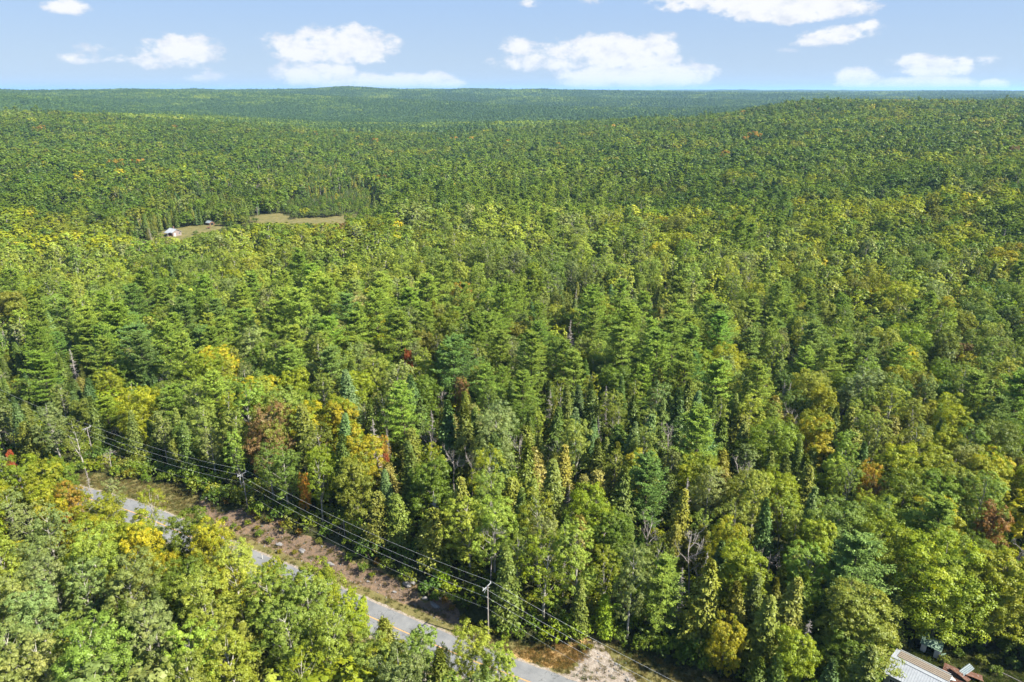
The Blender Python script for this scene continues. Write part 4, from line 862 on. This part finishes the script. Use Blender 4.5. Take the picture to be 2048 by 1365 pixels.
BOUL = [(815, 1178, 1.3, 'pale grey ledge rock in the cut bank, largest'), (868, 1216, 1.2, 'long grey ledge rock low on the bank above the road'), (850, 1200, .8, 'grey rock beside the long ledge rock'), (827, 1168, .7, 'small grey rock above the largest ledge rock'),
        (604, 1102, .9, 'grey flat rock between the two poles by the shoulder'), (560, 1094, .9, 'long low rock by the road shoulder'), (645, 1098, .45, 'small white stone high on the bank'), (525, 1058, .4, 'small white stone under the second pole'),
        (663, 1131, 1.0, 'grey rock beside the road among branches'), (880, 1200, .7, 'grey rock at the right end of the ledge'), (790, 1188, .45, 'small brown-grey stone left of the largest ledge rock'), (1168, 1297, .3, 'small white stone in the rusty grass'), (1072, 1282, .3, 'small white stone at the edge of the trees')]
for k, (px, py, s, lab) in enumerate(BOUL):
    g = unproject(px, py); o = rock_mb(30 + k, .5).build('boulder', M['rock']); o.location = (g[0], g[1], T(*g) + .05); o.scale = (s * .8, s * .5, s * .45); o.rotation_euler = (0.2, .1, rad(-30) + .3 * math.sin(k * 4)); tag(o, lab, 'rock', 'rocks on the cut bank')
SHP = [(430, 990, 1.6, 'g'), (412, 985, 1.9, 'dg'), (470, 1010, 1.3, 'yg'), (455, 1012, 1.0, 'or'), (505, 1032, 1.2, 'or'), (515, 1042, 1.0, 'y'), (540, 1050, 1.4, 'y'), (565, 1058, 1.1, 'or'), (450, 1045, 1.1, 'g'), (468, 1058, 1.0, 'g'), (497, 1055, 1.1, 'yg'), (515, 1062, .9, 'y'), (520, 1076, 1.3, 'g'), (540, 1088, 1.2, 'ol'), (478, 1062, .8, 'y'),
       (560, 1108, .9, 'y'), (590, 1112, .9, 'y'), (600, 1074, 1.2, 'or'), (640, 1092, 1.1, 'ol'), (728, 1150, 1.6, 'g'), (745, 1156, .9, 'yg'), (755, 1132, 1.2, 'or'), (890, 1214, 1.1, 'or'), (905, 1228, 1.0, 'or'), (928, 1245, 1.1, 'y'), (962, 1262, 1.0, 'y'), (943, 1258, .9, 'or'), (990, 1275, 1.2, 'y'), (1010, 1283, 1.3, 'yg'), (1040, 1285, 1.2, 'g'), (1075, 1288, 1.0, 'g'), (1165, 1300, 1.0, 'ol'), (1180, 1306, .9, 'y'),
       (700, 1128, 1.5, 'g'), (850, 1190, 1.5, 'dg'), (870, 1206, 1.3, 'dg'), (1215, 1268, 2.0, 'dg'), (1240, 1285, 2.1, 'g'), (1280, 1300, 2.2, 'g'), (1320, 1318, 2.1, 'dg'), (1360, 1330, 2.0, 'g'), (1400, 1345, 2.0, 'dg'), (1245, 1262, 2.4, 'dg'), (1300, 1285, 2.6, 'dg'), (1350, 1305, 2.4, 'g'), (160, 940, 1.6, 'yg'), (200, 942, 1.8, 'yg'), (235, 950, 2.2, 'yg'), (262, 955, 2.3, 'y'), (292, 960, 2.0, 'yg'), (325, 962, 1.8, 'g'), (355, 966, 1.6, 'ol'), (385, 972, 1.6, 'g'),
       (1885, 1330, 1.2, 'ol'), (1915, 1318, 1.3, 'g'), (1960, 1330, 1.3, 'ol'), (1990, 1350, 1.4, 'g'), (1840, 1280, 1.5, 'g'), (2020, 1340, 1.5, 'dg'), (1900, 1290, 1.4, 'ol'), (1950, 1300, 1.6, 'g'), (2010, 1310, 1.8, 'g')]
def spot(px, py):
    if px < 410 and py < 980: return 'by the grassy bend above the road'
    if px < 620: return 'on the bank between the first two poles'
    if px < 1000: return 'on the bank near the right pole'
    if px < 1190: return 'by the rusty grass patch'
    if px < 1500: return 'along the edge above the gravel patch'
    return 'in the weeds round the metal-roofed trailer'
cnt = {}
for (px, py, s, tn) in SHP: cnt.setdefault((TWORD[tn], spot(px, py)), []).append(px)
for k, (px, py, s, tn) in enumerate(SHP):
    g = unproject(px, py); key = (TWORD[tn], spot(px, py)); l = sorted(cnt[key]); q = l.index(px)
    lab = '%s bush %s' % key + ('' if len(l) == 1 else ', ' + ('leftmost' if q == 0 else ('rightmost' if q == len(l) - 1 else ORD[q] + ' from the left')))
    r_ = empty('bush', (g[0], g[1], T(*g)), k * 2.1, lab, 'bush', 'bushes along the clearing'); sc = s / 1.9; r_.scale = (sc, sc, sc); a, b = SHM[k % 4]
    for nm, me in (('stem', a), ('crown', b)):
        o = bpy.data.objects.new(nm, me); COL.objects.link(o); o.parent = r_
        if nm == 'crown': o['tint'] = [float(c) for c in np.array(TINT[tn]) * (.5 if tn in ('y', 'or') else .8)]; o['tint2'] = [float(c) for c in np.array(TINT['yg']) * .8]
# bushes of the far meadow
MB_ = [(392, 470, 2.6, 1.2), (330, 488, 3.4, 1.2), (441, 452, 3.4, 1.5), (455, 446, 4, 1.3), (308, 474, 4, 1.1), (603, 435, 4.6, 2.4), (588, 439, 4.6, 1.0), (628, 435, 4.6, 2.2), (652, 434, 4.6, 2.4), (676, 432, 4.2, 2.2), (618, 431, 2.6, 2.2), (592, 431, 2.4, 1.8), (662, 429, 2.6, 2.2), (702, 433, 3, 1.8), (722, 440, 3.6, 1.6), (735, 425, 3, 1.3), (510, 445, 3.4, 1.3), (525, 462, 3.6, 1.5), (545, 468, 3.4, 1.3), (575, 402, 4, 1.3), (640, 398, 3.4, 1.2), (690, 402, 3.4, 1.2)]
order = sorted(range(len(MB_)), key=lambda i: MB_[i][0])
for k, (px, py, s, wx) in enumerate(MB_):
    g = unproject(px, py); q = order.index(k); r_ = empty('bush', (g[0], g[1], T(*g)), k * 1.7, 'green bush in the far tan clearing, %s' % ('leftmost' if q == 0 else 'rightmost' if q == len(MB_) - 1 else '%s from the left' % ORD[q]), 'bush', 'bushes in the far meadow'); r_.scale = (s / 2.2 * wx, s / 2.2 * wx, s / 2.2); a, b = SHM[k % 4]
    for nm, me in (('stem', a), ('crown', b)):
        o = bpy.data.objects.new(nm, me); COL.objects.link(o); o.parent = r_
        if nm == 'crown': o['tint'] = [.11, .15, .03]; o['tint2'] = [.14, .17, .03]

# ------------------------------------------------------------------ power line
M['pole'] = surf('pole_wood', (.16, .14, .13), (.27, .24, .22), 4, stretch=(1, 1, .2)); M['metal'] = surf('galvanised_metal', (.42, .43, .45), (.52, .53, .55), 5, rough=.45, metal=.5); M['porc'] = surf('insulator_white', (.45, .45, .44), None, 3, rough=.4)
M['wire'] = surf('wire_aluminium', (.58, .59, .60), None, 3, rough=.5, metal=.2); M['wire2'] = surf('cable_grey', (.30, .31, .32), None, 3, rough=.6)
HP = 10.6
hs = [HP, POLES[0][2], POLES[1][2], POLES[2][2], HP]; print('poles', [(tuple(round(c, 1) for c in p), round(h, 1)) for p, h in zip(full, hs)])
LABP = ['wooden utility pole hidden in the trees at far left', 'wooden utility pole at the left, standing behind the row of bushes', 'wooden utility pole in the middle of the roadside bank', 'wooden utility pole nearest the camera, by the rusty grass', 'wooden utility pole beyond the lower edge of the view']
att = []
for k, p in enumerate(full):
    a = full[min(k + 1, 4)] - full[max(k - 1, 0)]; a.z = 0; a.normalize(); side = Vector((-a.y, a.x, 0)); z = T(p.x, p.y); h = hs[k]; rz = math.atan2(side.y, side.x)
    top = z + h; att.append([Vector((p.x, p.y, top + .25)) + side * .95, Vector((p.x, p.y, top + .25)) - side * .95, Vector((p.x, p.y, top - 2.1)) - side * .18, Vector((p.x, p.y, top - 4.3)) - side * .2])
    if k in (0, 4): pass
    r_ = empty('utility_pole', (p.x, p.y, z), rz, LABP[k], 'utility pole', 'utility poles along the road')
    MB().tube([(0, 0, -1), (0, 0, h * .5), (0, 0, h)], [.14, .12, .09], 10, cap=True).build('post', M['pole'], r_)
    MB().box((0, .16, h - .25), (2.3, .10, .13)).box((.42, .13, h - .62), (.9, .04, .05), tilt=(0, .75, 0)).box((-.42, .13, h - .62), (.9, .04, .05), tilt=(0, -.75, 0)).build('crossarm', M['metal'], r_)
    for sx in (-.95, .95): MB().tube([(sx, .16, h - .18), (sx, .16, h - .05), (sx, .16, h), (sx, .16, h + .08), (sx, .16, h + .2)], [.04, .04, .10, .06, .07], 8, cap=True).build('insulator', M['porc'], r_)
    for zz in (h - 2.1, h - 4.3): MB().box((-.19, 0, zz), (.10, .12, .16)).build('cable_clamp', M['metal'], r_)
g = unproject(691, 1082); sp_ = empty('guy_stub_pole', (g[0], g[1], T(*g)), 0, 'short bare grey pole at the wood edge above the bank', 'utility pole'); MB().tube([(0, 0, -.5), (0, 0, 4.6)], [.12, .09], 8, cap=True).build('post', M['pole'], sp_); MB().tube([(0, 0, 4.3), (-1.6, .6, 0)], [.02, .02], 4).build('guy_wire', M['wire2'], sp_)
WL = ['upper power wire on the wood side of the crossarms', 'upper power wire on the road side of the crossarms', 'middle neutral wire strung below the crossarms', 'lowest grey cable strung between the poles']
for j in range(4):
    mb = MB(); pts = []
    for k in range(4):
        a, b = att[k][j], att[k + 1][j]; L = (b - a).length; sag = L * L / (8 * 330) * (1.15 if j == 3 else 1)
        for i in range(28):
            t = i / 28; q = a.lerp(b, t); q.z -= 4 * sag * t * (1 - t); pts.append(tuple(q))
    pts.append(tuple(att[4][j])); o = mb.tube(pts, (.011 if j < 3 else .010), 5).build('power_wire', M['wire' if j < 3 else 'wire2']); tag(o, WL[j], 'wire', 'wires of the power line')
M['white'] = surf('white_paint', (.40, .40, .39), (.48, .48, .47), 3, rough=.6)
for (px, py, lab) in ((318, 1003, 'white marker post by the road near the grassy bend'), (526, 1122, 'white marker post on the shoulder among near tree tops')):
    g = unproject(px, py); r_ = empty('marker_post', (g[0], g[1], T(*g)), .4, lab, 'marker post', 'marker posts along the shoulder'); MB().box((0, 0, .55), (.11, .06, 1.5)).build('post', M['white'], r_); MB().box((0, -.035, 1.12), (.09, .012, .18)).build('reflector', M['yellow'], r_)

# ------------------------------------------------------------------ buildings
M['roofw'] = surf('white_metal_roof', (.23, .245, .275), (.30, .315, .345), 1.5, rough=.5, detail=6, metal=.1); M['red'] = surf('red_siding', (.20, .055, .045), (.30, .09, .075), 3, stretch=(1, 1, 4)); M['pink'] = surf('pale_pink_siding', (.19, .15, .14), (.23, .185, .17), 3)
M['glass'] = surf('window_glass', (.02, .025, .03), None, 3, rough=.1, spec=.6); M['cream'] = surf('cream_siding', (.24, .23, .19), (.32, .30, .25), 4, stretch=(.3, .3, 5)); M['greenm'] = surf('green_roof', (.075, .12, .085), (.16, .23, .17), 3, detail=6, c3=(.24, .32, .25), rough=.8)
M['greyroof'] = surf('grey_metal_roof', (.12, .15, .17), (.18, .21, .225), 3, rough=.5); M['rusty'] = surf('rusted_metal', (.075, .030, .020), (.13, .060, .036), 3.2, detail=6, c3=(.24, .235, .24), rough=.75); M['wood'] = surf('weathered_boards', (.12, .095, .075), (.19, .155, .125), 3, c3=(.25, .225, .20), stretch=(1, 6, 1)); M['shade'] = surf('dark_interior', (.012, .012, .014), None, 3)
M['brownb'] = surf('brown_boards', (.13, .07, .045), (.20, .12, .08), 3)
def ribs_roof(L, W, z0, rise, over=.35, pitch=.22, th=.05, a0=-1, a1=1, step=.3):
    """two-slope ribbed sheet roof; ridge along X"""
    mb = MB(); n = int((L + 2 * over) / step)
    for s in (-1, 1):
        e = W / 2 + over; zr = z0 + rise; ze = z0 - rise * over / (W / 2)
        mb.add([(-L / 2 - over, 0, zr), (L / 2 + over, 0, zr), (L / 2 + over, s * e, ze), (-L / 2 - over, s * e, ze), (-L / 2 - over, 0, zr - th), (L / 2 + over, 0, zr - th), (L / 2 + over, s * e, ze - th), (-L / 2 - over, s * e, ze - th)], [(0, 1, 2, 3), (4, 7, 6, 5), (3, 2, 6, 7), (0, 3, 7, 4), (1, 5, 6, 2)])
        for i in range(n + 1):
            x = -L / 2 - over + .03 + i * step * (L + 2 * over - .06) / (n * step); mb.add([(x - .03, 0, zr + .004), (x + .03, 0, zr + .004), (x + .03, s * e, ze + .004), (x - .03, s * e, ze + .004), (x, 0, zr + .045), (x, 0, zr + .045), (x, s * e, ze + .045), (x, s * e, ze + .045)], [(0, 4, 7, 3), (1, 2, 6, 5), (3, 7, 6, 2)])
    mb.box((0, 0, z0 + rise + .03), (L + 2 * over, .3, .04)); return mb
def walls(L, W, h, rise, th=.15):
    mb = MB()
    mb.box((0, -W / 2 + th / 2, h / 2), (L, th, h)).box((0, W / 2 - th / 2, h / 2), (L, th, h))
    for s in (-1, 1):
        x0, x1 = s * L / 2, s * (L / 2 - th); mb.add([(x0, -W / 2, 0), (x0, W / 2, 0), (x0, W / 2, h), (x0, 0, h + rise - .03), (x0, -W / 2, h), (x1, -W / 2 + th, 0), (x1, W / 2 - th, 0), (x1, W / 2 - th, h), (x1, 0, h + rise - .08), (x1, -W / 2 + th, h), (x0, 0, h), (x1, 0, h), (x0, 0, 0), (x1, 0, 0)], [(0, 12, 10, 4), (12, 1, 2, 10), (4, 10, 3, 3), (10, 2, 3, 3), (5, 9, 11, 13), (13, 11, 7, 6)])
    return mb
def window(parent, c, wd, ht, axis, sgn):
    """frame, pane and sill set on a wall facing sgn*axis"""
    def bx(mb, u, v, du, dv, dep, out):
        x, y = (u, 0) if axis == 'y' else (0, u); o_ = sgn * out; p = (c[0] + (x if axis == 'y' else o_), c[1] + (o_ if axis == 'y' else y), c[2] + v); d = (du, dep, dv) if axis == 'y' else (dep, du, dv); mb.box(p, d)
    f = MB()
    for u, v, du, dv in ((0, ht / 2, wd + .16, .09), (0, -ht / 2, wd + .16, .09), (-wd / 2, 0, .09, ht), (wd / 2, 0, .09, ht), (0, 0, .05, ht)): bx(f, u, v, du, dv, .07, .03)
    o = f.build('window', M['white'], parent); g_ = MB(); bx(g_, 0, 0, wd, ht, .03, .012); g_.build('pane', M['glass'], o); return o
def house(loc, rz):
    r_ = empty('house', loc, rz, 'small red house with pale end wall and white metal roof in the far clearing', 'house'); L, W, h, rise = 7.6, 5.6, 2.7, 1.6
    walls(L, W, h, rise).build('wall', M['red'], r_); ro = ribs_roof(L, W, h, rise, .5).build('roof', M['roofw'], r_); MB().box((-1.6, .9, h + rise + .3), (.6, .6, 1.5)).build('chimney', M['brownb'], ro)
    for x in (-2.3, 2.1): window(r_, (x, -W / 2, 1.6), 1.1, 1.1, 'y', -1)
    MB().add([(L / 2 + .02, -W / 2, .1), (L / 2 + .02, W / 2, .1), (L / 2 + .02, W / 2, 2.9), (L / 2 + .02, -W / 2, 2.9)], [(0, 1, 2, 3)]).add([(L / 2 + .02, -W / 2, 2.9), (L / 2 + .02, W / 2, 2.9), (L / 2 + .02, .2, h + rise - .2), (L / 2 + .02, -.2, h + rise - .2)], [(0, 1, 2, 3)]).build('end_siding', M['pink'], r_)
    window(r_, (L / 2 + .02, 1.6, 1.7), 1.1, 1.1, 'x', 1); d = MB().box((L / 2 + .05, -1.4, 1.05), (.08, .95, 2.1)).build('door', M['white'], r_); MB().box((L / 2 + .12, -1.05, 1.0), (.06, .06, .12)).build('handle', M['metal'], d)
    p = MB().box((0, -W / 2 - 1.3, .25), (5, 2.4, .3)).build('porch', M['brownb'], r_); MB().box((0, -W / 2 - 1.25, 2.6), (5.2, 2.6, .08), tilt=(.12, 0, 0)).build('porch_roof', M['roofw'], p)
    for x in (-2.3, 0, 2.3): MB().box((x, -W / 2 - 2.3, 1.4), (.12, .12, 2.1)).build('porch_post', M['white'], p)
g = unproject(349, 471); house((g[0], g[1], T(*g) - .1), rad(-38))
bpy.data.objects['house'].scale = (.98, .98, .98)
g = unproject(421, 450); r_ = empty('shed', (g[0], g[1], T(*g) - .1), rad(-35), 'brown shed with grey metal roof behind the red house', 'shed'); r_.scale = (.78, .78, .78); walls(5.2, 4.4, 2.3, 1.3).build('wall', M['brownb'], r_); ribs_roof(5.2, 4.4, 2.3, 1.3, .4).build('roof', M['greyroof'], r_); MB().box((2.64, 0, 1.0), (.06, 2.6, 2.0)).build('door', M['shade'], r_); window(r_, (-1, -2.2, 1.5), .7, .7, 'y', -1)
g = unproject(418, 458); r_ = empty('utility_trailer', (g[0], g[1], T(*g)), .5, 'small rust-brown cart standing in front of the far shed', 'trailer'); MB().box((0, 0, .7), (2.4, 1.3, .12)).box((0, .62, 1.0), (2.4, .06, .5)).box((0, -.62, 1.0), (2.4, .06, .5)).box((1.17, 0, 1.0), (.06, 1.2, .5)).build('body', M['rusty'], r_); MB().box((-1.8, 0, .62), (1.3, .08, .08)).build('drawbar', M['shade'], r_)
for s in (-.72, .72): MB().tube([(0, s - .08, .33), (0, s + .08, .33)], [.33, .33], 14, cap=True).build('wheel', M['shade'], r_)
g = unproject(313, 480); r_ = empty('white_post', (g[0], g[1], T(*g)), 0, 'white post left of the red house', 'post'); MB().box((0, 0, .8), (.3, .3, 1.9)).build('post', M['white'], r_)

# trailer home at the lower right
e0 = Vector((*on_plane(1766, 1349, 2.7), 0)); e1 = Vector((*on_plane(1822, 1378, 2.7), 0)); d_ = (e1 - e0).normalized(); rzT = math.atan2(d_.y, d_.x); pn = Vector((-d_.y, d_.x, 0)); LT, WT = 7.2, 6.0
cT = e0 + d_ * (LT / 2 + .2) + pn * (WT / 2 + .15); zT = T(cT.x, cT.y) - .25; print('trailer', cT, zT, math.degrees(rzT))
r_ = empty('trailer_home', (cT.x, cT.y, zT), rzT, 'cream trailer home with ribbed white metal roof at the lower right edge', 'trailer home'); walls(LT, WT, 2.7, .75).build('wall', M['cream'], r_)
ro = ribs_roof(LT, WT, 2.7, .75, .22, step=.34).build('roof', M['roofw'], r_)
bk = MB()
for i in range(4): yy = 1.05 + i * .56; bk.box((.3, yy, 3.53 - (yy) * .25), (LT - .3, .44, .05), tilt=(-.245, 0, 0))
bk.build('roof_board_strip', M['wood'], ro)
MB().tube([(-LT / 2, 3.3, 2.72), (LT / 2, 3.3, 2.72)], [.06, .06], 6, cap=True).build('gutter', M['white'], ro)
window(r_, (-LT / 2 + 1.1, -WT / 2, 1.7), .7, .6, 'y', -1); window(r_, (1.5, -WT / 2, 1.7), 1.2, .9, 'y', -1); dd = MB().box((-.6, -WT / 2 - .03, 1.05), (.9, .06, 2.0)).build('door', M['white'], r_); MB().box((-.25, -WT / 2 - .08, 1.0), (.1, .05, .1)).build('handle', M['metal'], dd)
lean = MB().box((LT / 2 + 1.45, -1.0, 2.35), (2.7, 4.0, .07), tilt=(0, .05, 0)); [lean.box((LT / 2 + 1.45, -2.9 + i * .38, 2.41), (2.7, .05, .04), tilt=(0, .05, 0)) for i in range(11)]; ln = lean.build('lean_to_roof', M['roofw'], r_)
for x, y in ((LT / 2 + 2.6, -2.8), (LT / 2 + 2.6, .8)): MB().box((x, y, 1.15), (.1, .1, 2.3)).build('lean_to_post', M['brownb'], ln)
# green hut
g = unproject(1868, 1312); zH = T(*g); r_ = empty('hut', (g[0], g[1] + 1.0, zH - .05), rzT + .05, 'little hut with faded green roof and pale front with dark doorway', 'hut'); wm = MB()
for (c, d) in (((-.93, -1.15, .9), (.75, .08, 1.8)), ((.93, -1.15, .9), (.75, .08, 1.8)), ((0, -1.15, 1.68), (1.12, .08, .24))): wm.box(c, d)
wm.box((-1.26, 0, .85), (.08, 2.2, 1.7)).box((1.26, 0, .85), (.08, 2.2, 1.7)).box((0, 1.1, .85), (2.44, .08, 1.7)); wm.build('wall', M['white'], r_); MB().box((0, 0, .03), (2.3, 2.1, .06)).build('floor', M['shade'], r_)
MB().box((0, -.78, 2.02), (3.0, 1.5, .06), tilt=(.32, 0, 0)).box((0, .72, 1.98), (3.0, 1.75, .06), tilt=(-.36, 0, 0)).build('roof', M['greenm'], r_)
MB().box((1.75, -.9, .62), (.95, .06, 1.3), tilt=(0, 0, .9)).build('door', M['greenm'], r_)
# corrugated scrap, tarp, log
def sheet(px, py, L, W, rz, tilt, lab, m, z=.12):
    g = unproject(px, py); mb = MB(); n = int(W / .11); V = []
    for s in (0, -.02):
        for i in range(n + 1):
            y = -W / 2 + W * i / n; zz = .035 * (1 if i % 2 else -1) + s + .12 * math.sin(i * .35 + px)
            V += [(-L / 2, y, zz), (0, y, zz + .08 * math.sin(px + i * .2)), (L / 2, y, zz)]
    k = (n + 1) * 3; Q = [(i * 3 + j, (i + 1) * 3 + j, (i + 1) * 3 + j + 1, i * 3 + j + 1) for i in range(n) for j in (0, 1)]; Q += [tuple(c + k for c in q[::-1]) for q in Q]
    o = mb.add(V, Q).build('scrap_sheet', m); o.location = (g[0], g[1], T(*g) + z + .25); o.rotation_euler = (tilt[0], tilt[1], rz); tag(o, lab, 'scrap metal', 'scrap beside the trailer home')
sheet(1903, 1352, 2.6, 1.5, rzT + .1, (.25, .1), 'rusted corrugated sheet leaning nearest the hut', M['rusty'], .35); sheet(1918, 1358, 2.6, 1.3, rzT - .25, (-.1, .12), 'rust and white corrugated sheet in the middle of the scrap', M['rusty'], .5); sheet(1928, 1356, 2.4, .9, rzT + 1.2, (.1, -.2), 'pale blue-grey corrugated sheet on the scrap', M['greyroof'], .7); sheet(1944, 1364, 2.4, 1.5, rzT + .3, (-.15, .1), 'rusted sheet at the right end of the scrap', M['rusty'], .3); sheet(1912, 1372, 2.6, 1.5, rzT, (.05, .0), 'rusted sheet low at the bottom edge of the photo', M['rusty'], .2); sheet(1893, 1366, 1.8, 1.0, rzT + .7, (.1, .1), 'white sheet between the trailer roof and the rusty scrap', M['white'], .35)
M['maroon'] = surf('maroon_cloth', (.10, .03, .05), (.20, .07, .12), 6, bump=.4); g = unproject(1864, 1356); o = rock_mb(77, .45).build('bundle', M['maroon']); o.location = (g[0], g[1], T(*g) + .25); o.scale = (1.1, .6, .8); o.rotation_euler = (0, 0, rzT); tag(o, 'dark maroon bundle lying by the end of the trailer roof', 'bundle')
g = unproject(2012, 1358); o = MB().tube([(-2.2, 0, .15), (0, .05, .22), (2.2, 0, .3)], [.09, .08, .06], 7, cap=True).build('log', M['pole']); o.location = (g[0], g[1], T(*g) + .3); o.rotation_euler = (0, 0, rad(-48)); tag(o, 'thin pale log lying in the weeds at the lower right', 'log')

# ------------------------------------------------------------------ haze: one closed box of even, thin air
mh, nh, oh = mat('haze'); pv = nh.new('ShaderNodeVolumePrincipled'); pv.inputs['Color'].default_value = (.38, .64, 1.0, 1); pv.inputs['Density'].default_value = 6.0e-5; pv.inputs['Anisotropy'].default_value = .1; nh.l.new(pv.outputs[0], oh.inputs['Volume'])
hb = MB().box((0, 0, 78), (100000, 100000, 196)).build('haze', mh); tag(hb, 'thin bluish haze over the far hills', 'haze', kind='stuff')
